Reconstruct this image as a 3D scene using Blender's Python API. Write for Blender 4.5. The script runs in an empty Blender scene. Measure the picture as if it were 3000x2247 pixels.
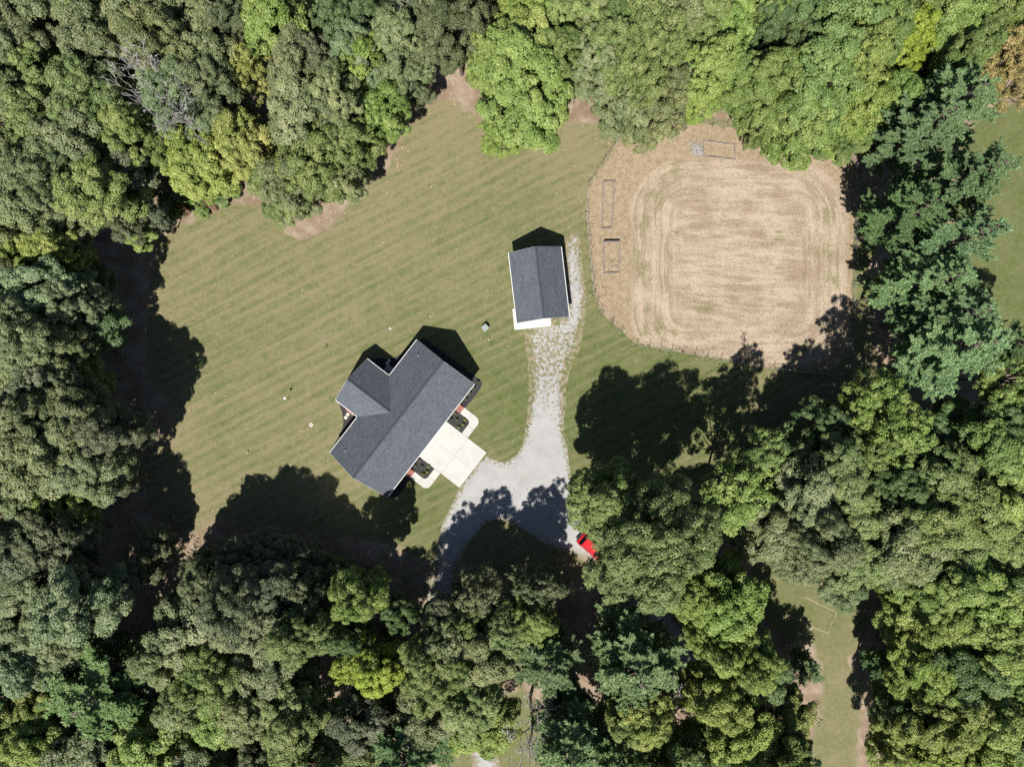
import bpy, bmesh, math, random
import numpy as np
from mathutils import Vector, Matrix
from mathutils.geometry import delaunay_2d_cdt

# ------------------------------------------------------------------ camera, sky, sun, exposure
scene = bpy.context.scene
COL = scene.collection
CAM_H = 94.5                 # drone height over the lawn, metres
FPX = 2080.0                 # focal length in photo pixels (photo 3000 wide)
PPM = FPX / CAM_H            # photo pixels per metre on the ground
CX, CY = 1500.0, 1123.5

cam_data = bpy.data.cameras.new('camera')
cam_data.sensor_fit = 'HORIZONTAL'
cam_data.sensor_width = 36.0
cam_data.lens = 36.0 * FPX / 3000.0
cam_data.clip_start = 0.5
cam_data.clip_end = 3000.0
cam = bpy.data.objects.new('camera', cam_data)
COL.objects.link(cam)
cam.location = (0, 0, CAM_H)
cam.rotation_euler = (0, 0, 0)
scene.camera = cam

SUN_EL = math.radians(54.0)
SH = Vector((0.238, 0.971))          # ground direction in which shadows fall
world = bpy.data.worlds.new('World')
scene.world = world
world.use_nodes = True
wn = world.node_tree
bg = wn.nodes['Background']
sky = wn.nodes.new('ShaderNodeTexSky')
sky.sky_type = 'NISHITA'
sky.sun_disc = False
sky.dust_density = 0.4
sky.air_density = 0.9
sky.sun_elevation = SUN_EL
sky.sun_rotation = math.atan2(-SH.x, -SH.y)
wn.links.new(sky.outputs[0], bg.inputs['Color'])
bg.inputs['Strength'].default_value = 0.05
sun_data = bpy.data.lights.new('sun', 'SUN')
sun_data.energy = 5.0
sun_data.angle = math.radians(0.53)
sun_data.color = (1.0, 0.965, 0.90)
sun = bpy.data.objects.new('sun', sun_data)
COL.objects.link(sun)
sun.location = (-20, -80, 120)
sun.rotation_euler = Vector((SH.x * math.cos(SUN_EL), SH.y * math.cos(SUN_EL), -math.sin(SUN_EL))).to_track_quat('-Z', 'Y').to_euler()

scene.view_settings.view_transform = 'Standard'
scene.view_settings.look = 'None'
scene.view_settings.exposure = 0.68
scene.view_settings.gamma = 1.0
scene.view_settings.use_curve_mapping = False
scene.render.engine = 'CYCLES'
scene.cycles.max_bounces = 6
scene.cycles.diffuse_bounces = 2
scene.cycles.glossy_bounces = 2
scene.cycles.transmission_bounces = 4
scene.cycles.transparent_max_bounces = 4
scene.cycles.use_denoising = False

rng = np.random.default_rng(7)
random.seed(7)

def P(px, py, h=0.0):
    """point at height h that stands at photo pixel (px, py)"""
    k = (CAM_H - h) / FPX
    return np.array(((px - CX) * k, (CY - py) * k, h))

# ------------------------------------------------------------------ object helpers
def link(name, me, mat=None, parent=None, loc=None, rotz=0.0):
    o = bpy.data.objects.new(name, me)
    COL.objects.link(o)
    if mat is not None and me is not None and not me.materials:
        me.materials.append(mat)
    if parent is not None:
        o.parent = parent
    if loc is not None:
        o.location = loc
    if rotz:
        o.rotation_euler = (0, 0, rotz)
    return o

def empty(name, loc=(0, 0, 0), rotz=0.0):
    o = link(name, None, None, None, loc, rotz)
    o.empty_display_size = 0.3
    return o

def tag(o, label, cat, group=None):
    o['label'] = label
    o['category'] = cat
    if group:
        o['group'] = group
    return o

def kind(o, k, label=None):
    o['kind'] = k
    if label:
        o['label'] = label
    return o

class MB:
    def __init__(self):
        self.v = []; self.f = []; self.uv = None
    def add(self, vs, fs):
        b = len(self.v)
        self.v.extend([tuple(p) for p in vs])
        self.f.extend([tuple(b + i for i in f) for f in fs])
        return self
    def box(self, c, s, rz=0.0, M=None):
        x, y, z = s[0] / 2, s[1] / 2, s[2] / 2
        vs = [Vector((i * x, j * y, k * z)) for i in (-1, 1) for j in (-1, 1) for k in (-1, 1)]
        R = M if M is not None else Matrix.Rotation(rz, 3, 'Z')
        vs = [R @ v + Vector(c) for v in vs]
        return self.add(vs, [(0, 1, 3, 2), (4, 6, 7, 5), (0, 4, 5, 1), (2, 3, 7, 6), (0, 2, 6, 4), (1, 5, 7, 3)])
    def prism(self, poly, z0, z1):
        n = len(poly)
        vs = [(p[0], p[1], z0) for p in poly] + [(p[0], p[1], z1) for p in poly]
        fs = [tuple(range(n - 1, -1, -1)), tuple(range(n, 2 * n))]
        fs += [(i, (i + 1) % n, n + (i + 1) % n, n + i) for i in range(n)]
        return self.add(vs, fs)
    def slab(self, pts, t):
        """polygon in space pushed down by t"""
        n = len(pts)
        vs = [tuple(p) for p in pts] + [(p[0], p[1], p[2] - t) for p in pts]
        fs = [tuple(range(n)), tuple(range(2 * n - 1, n - 1, -1))]
        fs += [(i, n + i, n + (i + 1) % n, (i + 1) % n) for i in range(n)]
        return self.add(vs, fs)
    def tube(self, path, radii, n=6, cap=True):
        path = [Vector(p) for p in path]
        m = len(path)
        vs = []; fs = []
        for i, p in enumerate(path):
            d = (path[min(i + 1, m - 1)] - path[max(i - 1, 0)])
            if d.length < 1e-6: d = Vector((0, 0, 1))
            d.normalize()
            a = d.cross(Vector((0.31, 0.87, 0.38)))
            if a.length < 1e-3: a = d.cross(Vector((1, 0, 0)))
            a.normalize(); b = d.cross(a)
            for k in range(n):
                t = 2 * math.pi * k / n
                vs.append(p + (a * math.cos(t) + b * math.sin(t)) * radii[i])
        for i in range(m - 1):
            for k in range(n):
                k2 = (k + 1) % n
                fs.append((i * n + k, i * n + k2, (i + 1) * n + k2, (i + 1) * n + k))
        if cap:
            fs.append(tuple(range(n - 1, -1, -1)))
            fs.append(tuple((m - 1) * n + k for k in range(n)))
        return self.add(vs, fs)
    def lathe(self, prof, n=20, c=(0, 0, 0)):
        vs = []; fs = []
        for r, z in prof:
            for k in range(n):
                t = 2 * math.pi * k / n
                vs.append((c[0] + r * math.cos(t), c[1] + r * math.sin(t), c[2] + z))
        m = len(prof)
        for i in range(m - 1):
            for k in range(n):
                k2 = (k + 1) % n
                fs.append((i * n + k, i * n + k2, (i + 1) * n + k2, (i + 1) * n + k))
        fs.append(tuple(range(n - 1, -1, -1)))
        fs.append(tuple((m - 1) * n + k for k in range(n)))
        return self.add(vs, fs)
    def mesh(self, name, bevel=0.0, seg=2, smooth=False):
        me = bpy.data.meshes.new(name)
        me.from_pydata(self.v, [], self.f)
        bm = bmesh.new(); bm.from_mesh(me)
        bmesh.ops.recalc_face_normals(bm, faces=bm.faces)
        if bevel:
            bmesh.ops.bevel(bm, geom=[e for e in bm.edges if e.calc_face_angle(0) > 0.5], offset=bevel, segments=seg, affect='EDGES', profile=0.5, clamp_overlap=True)
        bm.to_mesh(me); bm.free()
        if smooth:
            for p in me.polygons: p.use_smooth = True
        return me
    def build(self, name, mat, parent=None, loc=None, bevel=0.0, seg=2, smooth=False, rotz=0.0):
        return link(name, self.mesh(name, bevel, seg, smooth), mat, parent, loc, rotz)

# ------------------------------------------------------------------ material helpers
class NT:
    def __init__(self, name):
        self.m = bpy.data.materials.new(name)
        self.m.use_nodes = True
        self.t = self.m.node_tree
        self.t.nodes.clear()
        self.out = self.t.nodes.new('ShaderNodeOutputMaterial')
    def n(self, typ, **kw):
        nd = self.t.nodes.new(typ)
        ins = kw.pop('ins', {})
        for k, v in kw.items(): setattr(nd, k, v)
        for k, v in ins.items():
            s = nd.inputs[k]
            if hasattr(v, 'is_output'): self.t.links.new(v, s)
            else: s.default_value = v
        return nd
    def pos(self):
        return self.n('ShaderNodeTexCoord').outputs['Object']
    def mapping(self, vec, scale=(1, 1, 1), rotz=0.0, loc=(0, 0, 0)):
        # rotate first, then scale
        a = self.n('ShaderNodeMapping', ins={'Vector': vec, 'Rotation': (0, 0, rotz)}).outputs[0]
        return self.n('ShaderNodeMapping', ins={'Vector': a, 'Scale': scale, 'Location': loc}).outputs[0]
    def noise(self, vec, scale, detail=4.0, rough=0.55, dist=0.0):
        return self.n('ShaderNodeTexNoise', ins={'Vector': vec, 'Scale': scale, 'Detail': detail, 'Roughness': rough, 'Distortion': dist}).outputs['Fac']
    def ramp(self, fac, a, b):
        return self.n('ShaderNodeMapRange', interpolation_type='SMOOTHSTEP', ins={'Value': fac, 'From Min': a, 'From Max': b}).outputs[0]
    def math(self, op, a, b=0.0, c=0.0):
        return self.n('ShaderNodeMath', operation=op, ins={0: a, 1: b, 2: c}).outputs[0]
    def mix(self, fac, a, b, blend='MIX'):
        nd = self.t.nodes.new('ShaderNodeMix'); nd.data_type = 'RGBA'; nd.blend_type = blend
        for s, v in ((nd.inputs[0], fac), (nd.inputs[6], a), (nd.inputs[7], b)):
            if hasattr(v, 'is_output'): self.t.links.new(v, s)
            else: s.default_value = v if not isinstance(v, tuple) else (*v[:3], 1.0)
        return nd.outputs[2]
    def attr(self, name, out='Fac'):
        return self.n('ShaderNodeAttribute', attribute_name=name).outputs[out]
    def bsdf(self, color, rough=0.8, spec=0.3, bump=None, bstr=0.3, bdist=0.02, metal=0.0, **kw):
        b = self.n('ShaderNodeBsdfPrincipled')
        def setv(k, v):
            if hasattr(v, 'is_output'): self.t.links.new(v, b.inputs[k])
            else: b.inputs[k].default_value = (*v[:3], 1.0) if isinstance(v, tuple) else v
        setv('Base Color', color); setv('Roughness', rough); setv('Specular IOR Level', spec); setv('Metallic', metal)
        for k, v in kw.items(): setv(k, v)
        if bump is not None:
            bp = self.n('ShaderNodeBump', ins={'Height': bump, 'Strength': bstr, 'Distance': bdist})
            self.t.links.new(bp.outputs[0], b.inputs['Normal'])
        return b.outputs[0]
    def done(self, sh):
        self.t.links.new(sh, self.out.inputs['Surface'])
        return self.m

def plain(name, col, rough=0.6, spec=0.3, metal=0.0, var=0.12, vscale=6.0, bump=0.0):
    t = NT(name); p = t.pos()
    n = t.noise(p, vscale, 5.0, 0.6)
    dark = tuple(c * (1 - var) for c in col); light = tuple(min(1, c * (1 + var)) for c in col)
    c = t.mix(t.ramp(n, 0.3, 0.7), dark, light)
    return t.done(t.bsdf(c, rough, spec, n if bump else None, bump, 0.01, metal))

# ---- ground materials
LITTER_A = (0.300, 0.238, 0.175); LITTER_B = (0.175, 0.125, 0.085)
def litter_color(t, p):
    a = t.noise(p, 0.35, 5.0, 0.6)
    b = t.noise(p, 6.0, 4.0, 0.7)
    c = t.mix(t.ramp(a, 0.35, 0.65), LITTER_A, LITTER_B)
    c = t.mix(t.math('MULTIPLY', t.ramp(b, 0.45, 0.75), 0.55), c, (0.40, 0.30, 0.20))
    return t.mix(t.math('MULTIPLY', t.ramp(b, 0.5, 0.25), 0.55), c, (0.085, 0.062, 0.045))

def mat_ground():
    t = NT('forest_floor_litter'); p = t.pos()
    return t.done(t.bsdf(litter_color(t, p), 0.9, 0.1, t.noise(p, 9.0, 5.0, 0.7), 0.6, 0.06))

MOW = math.radians(27.0)
def lawn_color(t, p, stripes=True):
    big = t.noise(p, 0.06, 4.0, 0.55)
    mid = t.noise(p, 0.45, 5.0, 0.6)
    fine = t.noise(p, 1.6, 6.0, 0.8)
    vfine = t.noise(p, 5.5, 5.0, 0.85)
    st = t.mapping(p, (0.03, 1.05, 1.0), -MOW)
    s1 = t.noise(st, 1.0, 3.0, 0.6, 0.3)
    st2 = t.mapping(p, (0.10, 2.6, 1.0), -MOW, (7.3, 1.1, 0))
    s2 = t.noise(st2, 1.0, 3.0, 0.6)
    grn = t.attr('green')
    g = t.math('MULTIPLY_ADD', big, 0.9, -0.45)
    wob = t.math('MULTIPLY_ADD', t.noise(t.mapping(p, (0.05, 0.12, 1.0), -MOW), 1.0, 2.0), 2.2, 0.0)
    ax_ = t.n('ShaderNodeSeparateXYZ', ins={0: t.mapping(p, (1, 1, 1), -MOW)}).outputs[1]
    lines = t.math('SINE', t.math('MULTIPLY', t.math('ADD', ax_, wob), 4.6))
    mow = t.attr('mow')
    g = t.math('ADD', g, t.math('MULTIPLY', mow, t.math('MULTIPLY', lines, t.math('MULTIPLY_ADD', mid, 0.55, -0.12))))
    g = t.math('ADD', g, t.math('MULTIPLY_ADD', mid, 1.1, -0.55))
    g = t.math('ADD', g, t.math('MULTIPLY', t.math('MULTIPLY_ADD', mow, 0.75, 0.25), t.math('MULTIPLY_ADD', s1, 0.85, -0.42)))
    g = t.math('ADD', g, t.math('MULTIPLY', t.math('MULTIPLY_ADD', mow, 0.85, 0.15), t.math('MULTIPLY_ADD', s2, 1.1, -0.55)))
    g = t.math('ADD', g, t.math('MULTIPLY_ADD', fine, 2.3, -1.15))
    g = t.math('ADD', t.math('ADD', g, grn), 0.03)
    tan = (0.203, 0.175, 0.100); grass = (0.112, 0.126, 0.048); deep = (0.074, 0.097, 0.030)
    c = t.mix(t.ramp(g, -0.30, 0.88), tan, grass)
    c = t.mix(t.ramp(g, 0.65, 1.35), c, deep)
    c = t.mix(t.math('MULTIPLY', t.ramp(vfine, 0.50, 0.30), 0.55), c, (0.055, 0.062, 0.025))
    c = t.mix(t.math('MULTIPLY', t.ramp(vfine, 0.53, 0.70), 0.55), c, (0.225, 0.21, 0.115))
    return c, fine

def mat_lawn():
    t = NT('mown_lawn'); p = t.pos()
    c, fine = lawn_color(t, p)
    e = t.attr('edge')
    k = t.math('ADD', e, t.math('MULTIPLY_ADD', t.noise(p, 0.5, 5.0, 0.65), 3.2, -1.6))
    c = t.mix(t.ramp(t.math('MULTIPLY_ADD', t.attr('bare'), -2.6, k), 1.3, 0.1), c, litter_color(t, p))
    return t.done(t.bsdf(c, 0.9, 0.12, t.noise(p, 7.0, 4.0, 0.7), 0.5, 0.04))

def mat_gravel():
    t = NT('crushed_gravel'); p = t.pos()
    e = t.attr('edge'); w = t.attr('worn')
    a = t.noise(p, 0.5, 5.0, 0.6); f = t.noise(p, 16.0, 4.0, 0.75)
    c = t.mix(t.ramp(a, 0.3, 0.7), (0.272, 0.270, 0.272), (0.340, 0.336, 0.330))
    c = t.mix(t.math('MULTIPLY', t.ramp(t.noise(p, 0.3, 5.0, 0.65), 0.48, 0.70), 0.45), c, (0.215, 0.195, 0.165))
    c = t.mix(t.ramp(f, 0.35, 0.72), c, (0.37, 0.363, 0.352))
    c = t.mix(t.math('MULTIPLY', t.ramp(f, 0.42, 0.25), 0.8), c, (0.12, 0.115, 0.11))
    lg, _ = lawn_color(t, p)
    dirt = t.mix(t.ramp(t.noise(p, 1.7, 4.0, 0.6), 0.4, 0.6), lg, (0.235, 0.195, 0.135))
    n2 = t.noise(p, 2.2, 7.0, 0.78)
    k = t.math('ADD', t.math('MINIMUM', t.math('MULTIPLY', e, 0.8), 1.0), t.math('MULTIPLY_ADD', n2, 4.4, -2.1))
    k = t.math('SUBTRACT', k, t.math('MULTIPLY', w, 1.25))
    c = t.mix(t.ramp(k, 0.40, 0.0), c, dirt)
    return t.done(t.bsdf(c, 0.9, 0.2, f, 0.7, 0.03))

def mat_field():
    t = NT('mown_dry_field'); p = t.pos()
    ring = t.attr('ring'); inner = t.attr('inner'); weed = t.attr('weedy'); e = t.attr('edge')
    # passes of the mower: rings along the rim, straight passes inside
    cx = t.n('ShaderNodeSeparateXYZ', ins={0: p}).outputs
    v1 = t.n('ShaderNodeCombineXYZ', ins={0: t.math('MULTIPLY', ring, 1.5), 1: t.math('MULTIPLY', t.attr('along'), 0.16), 2: 0.0}).outputs[0]
    r1 = t.noise(v1, 1.0, 5.0, 0.68, 0.8)
    st = t.mapping(p, (0.20, 1.25, 1.0), math.radians(4.0))
    r2 = t.noise(st, 1.0, 4.0, 0.62, 0.4)
    lane = t.n('ShaderNodeMix', data_type='FLOAT', ins={0: inner, 2: r1, 3: r2}).outputs[0]
    patch = t.noise(p, 0.22, 5.0, 0.6)
    fine = t.noise(p, 5.0, 5.0, 0.8)
    vf = t.noise(p, 13.0, 3.0, 0.7)
    g = t.math('ADD', t.math('MULTIPLY_ADD', lane, 2.1, -1.05), t.math('MULTIPLY_ADD', patch, 1.6, -0.8))
    g = t.math('ADD', g, t.math('MULTIPLY_ADD', fine, 2.3, -1.15))
    c = t.mix(t.ramp(g, -0.40, 0.45), (0.400, 0.326, 0.246), (0.240, 0.180, 0.130))
    gr = t.noise(p, 0.33, 5.0, 0.65)
    gm = t.math('ADD', t.math('MULTIPLY_ADD', gr, 3.0, -1.5), t.math('MULTIPLY_ADD', lane, 1.2, -0.6))
    gm = t.math('ADD', gm, t.math('MULTIPLY_ADD', t.attr('green'), 0.5, 0.0))
    gm = t.math('ADD', gm, t.math('MULTIPLY_ADD', fine, 0.8, -0.4))
    c = t.mix(t.math('MULTIPLY', t.ramp(gm, 0.18, 0.8), 0.9), c, (0.175, 0.165, 0.080))
    wc = t.mix(t.ramp(t.noise(p, 1.3, 5.0, 0.7), 0.35, 0.68), (0.325, 0.255, 0.170), (0.225, 0.165, 0.103))
    c = t.mix(weed, c, wc)
    c = t.mix(t.math('MULTIPLY', t.ramp(vf, 0.47, 0.28), 0.5), c, (0.13, 0.09, 0.05))
    c = t.mix(t.math('MULTIPLY', t.ramp(vf, 0.54, 0.72), 0.4), c, (0.50, 0.43, 0.31))
    lg, _ = lawn_color(t, p)
    k = t.math('ADD', e, t.math('MULTIPLY_ADD', t.noise(p, 1.6, 5.0, 0.65), 1.8, -0.9))
    c = t.mix(t.ramp(k, 0.25, -0.15), c, lg)
    return t.done(t.bsdf(c, 0.92, 0.1, fine, 0.7, 0.08))

def mat_concrete(name, col=(0.450, 0.436, 0.408)):
    t = NT(name); p = t.pos()
    a = t.noise(p, 0.6, 6.0, 0.65); f = t.noise(p, 25.0, 3.0, 0.6)
    c = t.mix(t.ramp(a, 0.3, 0.7), tuple(x * 0.93 for x in col), tuple(min(1, x * 1.05) for x in col))
    c = t.mix(t.math('MULTIPLY', t.ramp(f, 0.45, 0.3), 0.12), c, tuple(x * 0.6 for x in col))
    st = t.noise(p, 1.9, 5.0, 0.7, 0.6)
    c = t.mix(t.math('MULTIPLY', t.ramp(st, 0.62, 0.80), 0.16), c, (0.36, 0.33, 0.28))
    return t.done(t.bsdf(c, 0.75, 0.25, f, 0.15, 0.004))

def mat_shingle():
    t = NT('slate_grey_asphalt_shingles')
    uv = t.n('ShaderNodeUVMap').outputs[0]
    br = t.n('ShaderNodeTexBrick', offset=0.37, ins={'Vector': uv, 'Color1': (0.058, 0.066, 0.083, 1), 'Color2': (0.105, 0.118, 0.142, 1), 'Mortar': (0.040, 0.045, 0.056, 1), 'Scale': 1.0, 'Mortar Size': 0.012, 'Mortar Smooth': 0.3, 'Bias': 0.0, 'Brick Width': 0.30, 'Row Height': 0.145})
    n = t.noise(uv, 0.5, 4.0, 0.6); f = t.noise(uv, 9.0, 4.0, 0.7)
    c = t.mix(t.math('MULTIPLY', t.ramp(n, 0.3, 0.75), 0.22), br.outputs[0], (0.128, 0.134, 0.145))
    c = t.mix(t.math('MULTIPLY', t.ramp(f, 0.55, 0.8), 0.4), c, (0.150, 0.160, 0.180))
    c = t.mix(t.math('MULTIPLY', t.ramp(f, 0.45, 0.2), 0.4), c, (0.036, 0.040, 0.052))
    h = t.math('ADD', br.outputs['Fac'], t.math('MULTIPLY', f, -1.0))
    return t.done(t.bsdf(c, 0.72, 0.35, h, -0.35, 0.02))

def mat_brick():
    t = NT('red_brick'); p = t.pos()
    br = t.n('ShaderNodeTexBrick', ins={'Vector': p, 'Color1': (0.36, 0.115, 0.075, 1), 'Color2': (0.28, 0.085, 0.06, 1), 'Mortar': (0.40, 0.33, 0.28, 1), 'Scale': 1.0, 'Mortar Size': 0.008, 'Brick Width': 0.21, 'Row Height': 0.10})
    n = t.noise(p, 11.0, 4.0, 0.6)
    c = t.mix(t.math('MULTIPLY', n, 0.35), br.outputs[0], (0.20, 0.08, 0.06))
    return t.done(t.bsdf(c, 0.85, 0.2, br.outputs['Fac'], -0.4, 0.008))

def mat_leaf(name, rough=0.5, spec=0.28, trans=0.20):
    t = NT(name)
    col = t.n('ShaderNodeObjectInfo').outputs['Color']
    tint = t.attr('tint')
    hsv = t.n('ShaderNodeHueSaturation', ins={'Color': col, 'Hue': t.math('MULTIPLY_ADD', tint, -0.055, 0.5275), 'Saturation': t.math('MULTIPLY_ADD', tint, -0.15, 1.07), 'Value': t.math('MULTIPLY_ADD', tint, 0.95, 0.55)}).outputs[0]
    b = t.bsdf(hsv, rough, spec)
    tr = t.n('ShaderNodeBsdfTranslucent', ins={'Color': t.mix(0.5, hsv, (0.16, 0.22, 0.02))}).outputs[0]
    mx = t.n('ShaderNodeMixShader', ins={0: trans, 1: b, 2: tr}).outputs[0]
    return t.done(mx)

def mat_attr_color(name, rough=0.9):
    t = NT(name)
    return t.done(t.bsdf(t.attr('col', 'Color'), rough, 0.15))

def mat_bark(name, a, b):
    t = NT(name); p = t.pos()
    n = t.noise(t.mapping(p, (6, 6, 1.2)), 1.0, 5.0, 0.65)
    return t.done(t.bsdf(t.mix(t.ramp(n, 0.3, 0.7), a, b), 0.9, 0.15, n, 0.6, 0.03))

def mat_mulch():
    t = NT('dark_mulch'); p = t.pos()
    n = t.noise(t.mapping(p, (1, 1, 1)), 18.0, 4.0, 0.8); a = t.noise(p, 1.5, 4.0, 0.6)
    c = t.mix(t.ramp(n, 0.3, 0.72), (0.022, 0.021, 0.022), (0.066, 0.062, 0.062))
    c = t.mix(t.math('MULTIPLY', t.ramp(a, 0.45, 0.8), 0.35), c, (0.085, 0.078, 0.075))
    return t.done(t.bsdf(c, 0.95, 0.1, n, 0.9, 0.05))

M = {}
M['ground'] = mat_ground(); M['lawn'] = mat_lawn(); M['gravel'] = mat_gravel(); M['field'] = mat_field()
M['concrete'] = mat_concrete('pale_concrete'); M['apron'] = mat_concrete('bright_concrete', (0.51, 0.50, 0.475))
M['shingle'] = mat_shingle(); M['brick'] = mat_brick(); M['mulch'] = mat_mulch()
M['leaf'] = mat_leaf('broadleaf_foliage'); M['needle'] = mat_leaf('pine_needles', 0.55, 0.25, 0.2)
M['bark'] = mat_bark('grey_brown_bark', (0.07, 0.055, 0.042), (0.16, 0.135, 0.11))
M['deadwood'] = mat_bark('bleached_deadwood', (0.29, 0.275, 0.26), (0.44, 0.42, 0.40))
M['col'] = mat_attr_color('dry_plant_matter')
M['white_trim'] = plain('white_painted_trim', (0.72, 0.72, 0.70), 0.45, 0.4, var=0.05)
M['siding'] = plain('pale_grey_siding', (0.50, 0.50, 0.48), 0.6, var=0.06)
M['dark_cap'] = plain('ridge_cap_shingle', (0.052, 0.060, 0.075), 0.75, 0.3, var=0.3, vscale=9.0)
M['glass'] = plain('window_glass', (0.03, 0.04, 0.05), 0.08, 0.6, var=0.1)
M['door'] = plain('dark_painted_door', (0.10, 0.045, 0.035), 0.5, var=0.1)
M['garage_door'] = plain('white_garage_door', (0.62, 0.62, 0.60), 0.5, var=0.05)
M['black_metal'] = plain('black_painted_metal', (0.018, 0.018, 0.02), 0.45, 0.4, var=0.2)
M['steel_post'] = plain('dark_green_steel', (0.035, 0.045, 0.04), 0.6, 0.3, 0.3, var=0.3)
M['wire'] = plain('galvanised_wire', (0.42, 0.42, 0.41), 0.5, 0.4, 0.0, var=0.1)
M['timber'] = plain('weathered_timber', (0.19, 0.162, 0.152), 0.9, 0.1, var=0.35, vscale=3.0, bump=0.4)
M['pvc'] = plain('white_pvc', (0.68, 0.68, 0.66), 0.4, 0.4, var=0.06)
M['lid'] = plain('septic_lid_concrete', (0.43, 0.37, 0.32), 0.85, 0.15, var=0.12, vscale=4.0)
M['well'] = plain('pale_green_fibreglass', (0.25, 0.285, 0.265), 0.6, 0.3, var=0.06)
M['ac'] = plain('grey_sheet_metal', (0.34, 0.36, 0.37), 0.45, 0.4, 0.3, var=0.08)
M['stone'] = plain('pale_stepping_stone', (0.56, 0.51, 0.46), 0.85, 0.15, var=0.1)
M['red'] = plain('red_car_paint', (0.52, 0.012, 0.022), 0.22, 0.5, var=0.08, vscale=2.0)
M['rubber'] = plain('tyre_rubber', (0.02, 0.02, 0.02), 0.85, 0.2)
M['chrome'] = plain('bright_metal', (0.55, 0.55, 0.56), 0.2, 0.5, 0.9)
M['carglass'] = plain('tinted_car_glass', (0.012, 0.013, 0.015), 0.06, 0.6)
M['lamp_red'] = plain('red_lamp_lens', (0.30, 0.01, 0.01), 0.2, 0.5)
M['lamp_clear'] = plain('clear_lamp_lens', (0.55, 0.56, 0.58), 0.12, 0.5)

# ------------------------------------------------------------------ ground sheets
def in_poly(pts, poly):
    x, y = pts[:, 0], pts[:, 1]
    ins = np.zeros(len(pts), bool)
    n = len(poly); j = n - 1
    for i in range(n):
        xi, yi = poly[i]; xj, yj = poly[j]
        c = ((yi > y) != (yj > y)) & (x < (xj - xi) * (y - yi) / (yj - yi + 1e-12) + xi)
        ins ^= c; j = i
    return ins

def poly_dist(pts, poly):
    d = np.full(len(pts), 1e9)
    n = len(poly)
    for i in range(n):
        a = poly[i]; b = poly[(i + 1) % n]
        ab = b - a; L2 = (ab ** 2).sum() + 1e-12
        t = np.clip(((pts - a) @ ab) / L2, 0, 1)
        q = a + t[:, None] * ab
        d = np.minimum(d, np.hypot(*(pts - q).T))
    return d

def smooth_outline(pix, step=0.7, jit=0.25, closed_smooth=2, world_pts=False):
    pts = np.array([p if world_pts else P(*p)[:2] for p in pix], float)
    for _ in range(closed_smooth):            # Chaikin
        nxt = np.roll(pts, -1, 0)
        pts = np.stack([0.75 * pts + 0.25 * nxt, 0.25 * pts + 0.75 * nxt], 1).reshape(-1, 2)
    out = []
    for i in range(len(pts)):
        a, b = pts[i], pts[(i + 1) % len(pts)]
        L = np.hypot(*(b - a)); k = max(1, int(L / step))
        for s in range(k): out.append(a + (b - a) * s / k)
    out = np.array(out)
    if jit:
        nrm = np.roll(out, -1, 0) - np.roll(out, 1, 0)
        nrm = np.stack([-nrm[:, 1], nrm[:, 0]], 1); nrm /= np.linalg.norm(nrm, axis=1)[:, None] + 1e-9
        a = rng.normal(0, 1, len(out)); b = np.convolve(np.r_[a[-4:], a, a[:4]], np.ones(5) / 5, 'same')[4:-4] * 1.4
        out = out + nrm * (b * jit + rng.normal(0, jit * 0.35, len(out)))[:, None]
    return out

def sheet(name, outline, z, mat, grid=1.0, attrs=None):
    lo, hi = outline.min(0), outline.max(0)
    gx, gy = np.meshgrid(np.arange(lo[0], hi[0], grid), np.arange(lo[1], hi[1], grid))
    g = np.stack([gx.ravel(), gy.ravel()], 1) + rng.uniform(-0.2, 0.2, (gx.size, 2)) * grid
    g = g[in_poly(g, outline)]
    if len(g): g = g[poly_dist(g, outline) > grid * 0.4]
    n = len(outline)
    vs = [Vector(p) for p in outline] + [Vector(p) for p in g]
    es = [(i, (i + 1) % n) for i in range(n)]
    r = delaunay_2d_cdt(vs, es, [], 1, 1e-5)
    v2 = np.array([(v.x, v.y) for v in r[0]])
    fs = []
    for f in r[2]:
        a, b, c = (v2[i] for i in f[:3])
        ar = (b[0] - a[0]) * (c[1] - a[1]) - (b[1] - a[1]) * (c[0] - a[0])
        fs.append(tuple(f) if ar > 0 else tuple(reversed(f)))
    me = bpy.data.meshes.new(name)
    me.from_pydata([(x, y, z) for x, y in v2], [], fs)
    d = poly_dist(v2, outline)
    put_attr(me, 'edge', d)
    for k, fn in (attrs or {}).items(): put_attr(me, k, fn(v2))
    o = link(name, me, mat)
    kind(o, 'structure')
    return o

def put_attr(me, name, vals):
    a = me.attributes.new(name, 'FLOAT', 'POINT')
    a.data.foreach_set('value', np.ascontiguousarray(vals, dtype=np.float32))

def blob(pts, px, py, r, amp):
    c = P(px, py)[:2]
    return amp * np.exp(-((pts - c) ** 2).sum(1) / (2 * (r / PPM) ** 2))

def greenness(pts):
    g = np.full(len(pts), 0.16)
    g += blob(pts, 1850, 1150, 260, 0.60) + blob(pts, 1480, 1150, 170, 0.35) + blob(pts, 1120, 1150, 170, 0.28)
    g += blob(pts, 1230, 1520, 120, 0.45) + blob(pts, 2540, 760, 130, 0.50) + blob(pts, 1480, 640, 140, 0.18)
    g += blob(pts, 620, 720, 170, 0.10) + blob(pts, 700, 1150, 200, 0.12) + blob(pts, 2340, 1780, 120, 0.30)
    g -= blob(pts, 1300, 260, 120, 0.30) + blob(pts, 1700, 420, 160, 0.25) + blob(pts, 440, 1240, 90, 0.45) + blob(pts, 2470, 1950, 120, 0.15)
    g -= blob(pts, 1050, 420, 90, 0.30) + blob(pts, 1000, 950, 220, 0.10) + blob(pts, 1640, 1690, 60, 0.2)
    return g

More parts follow.
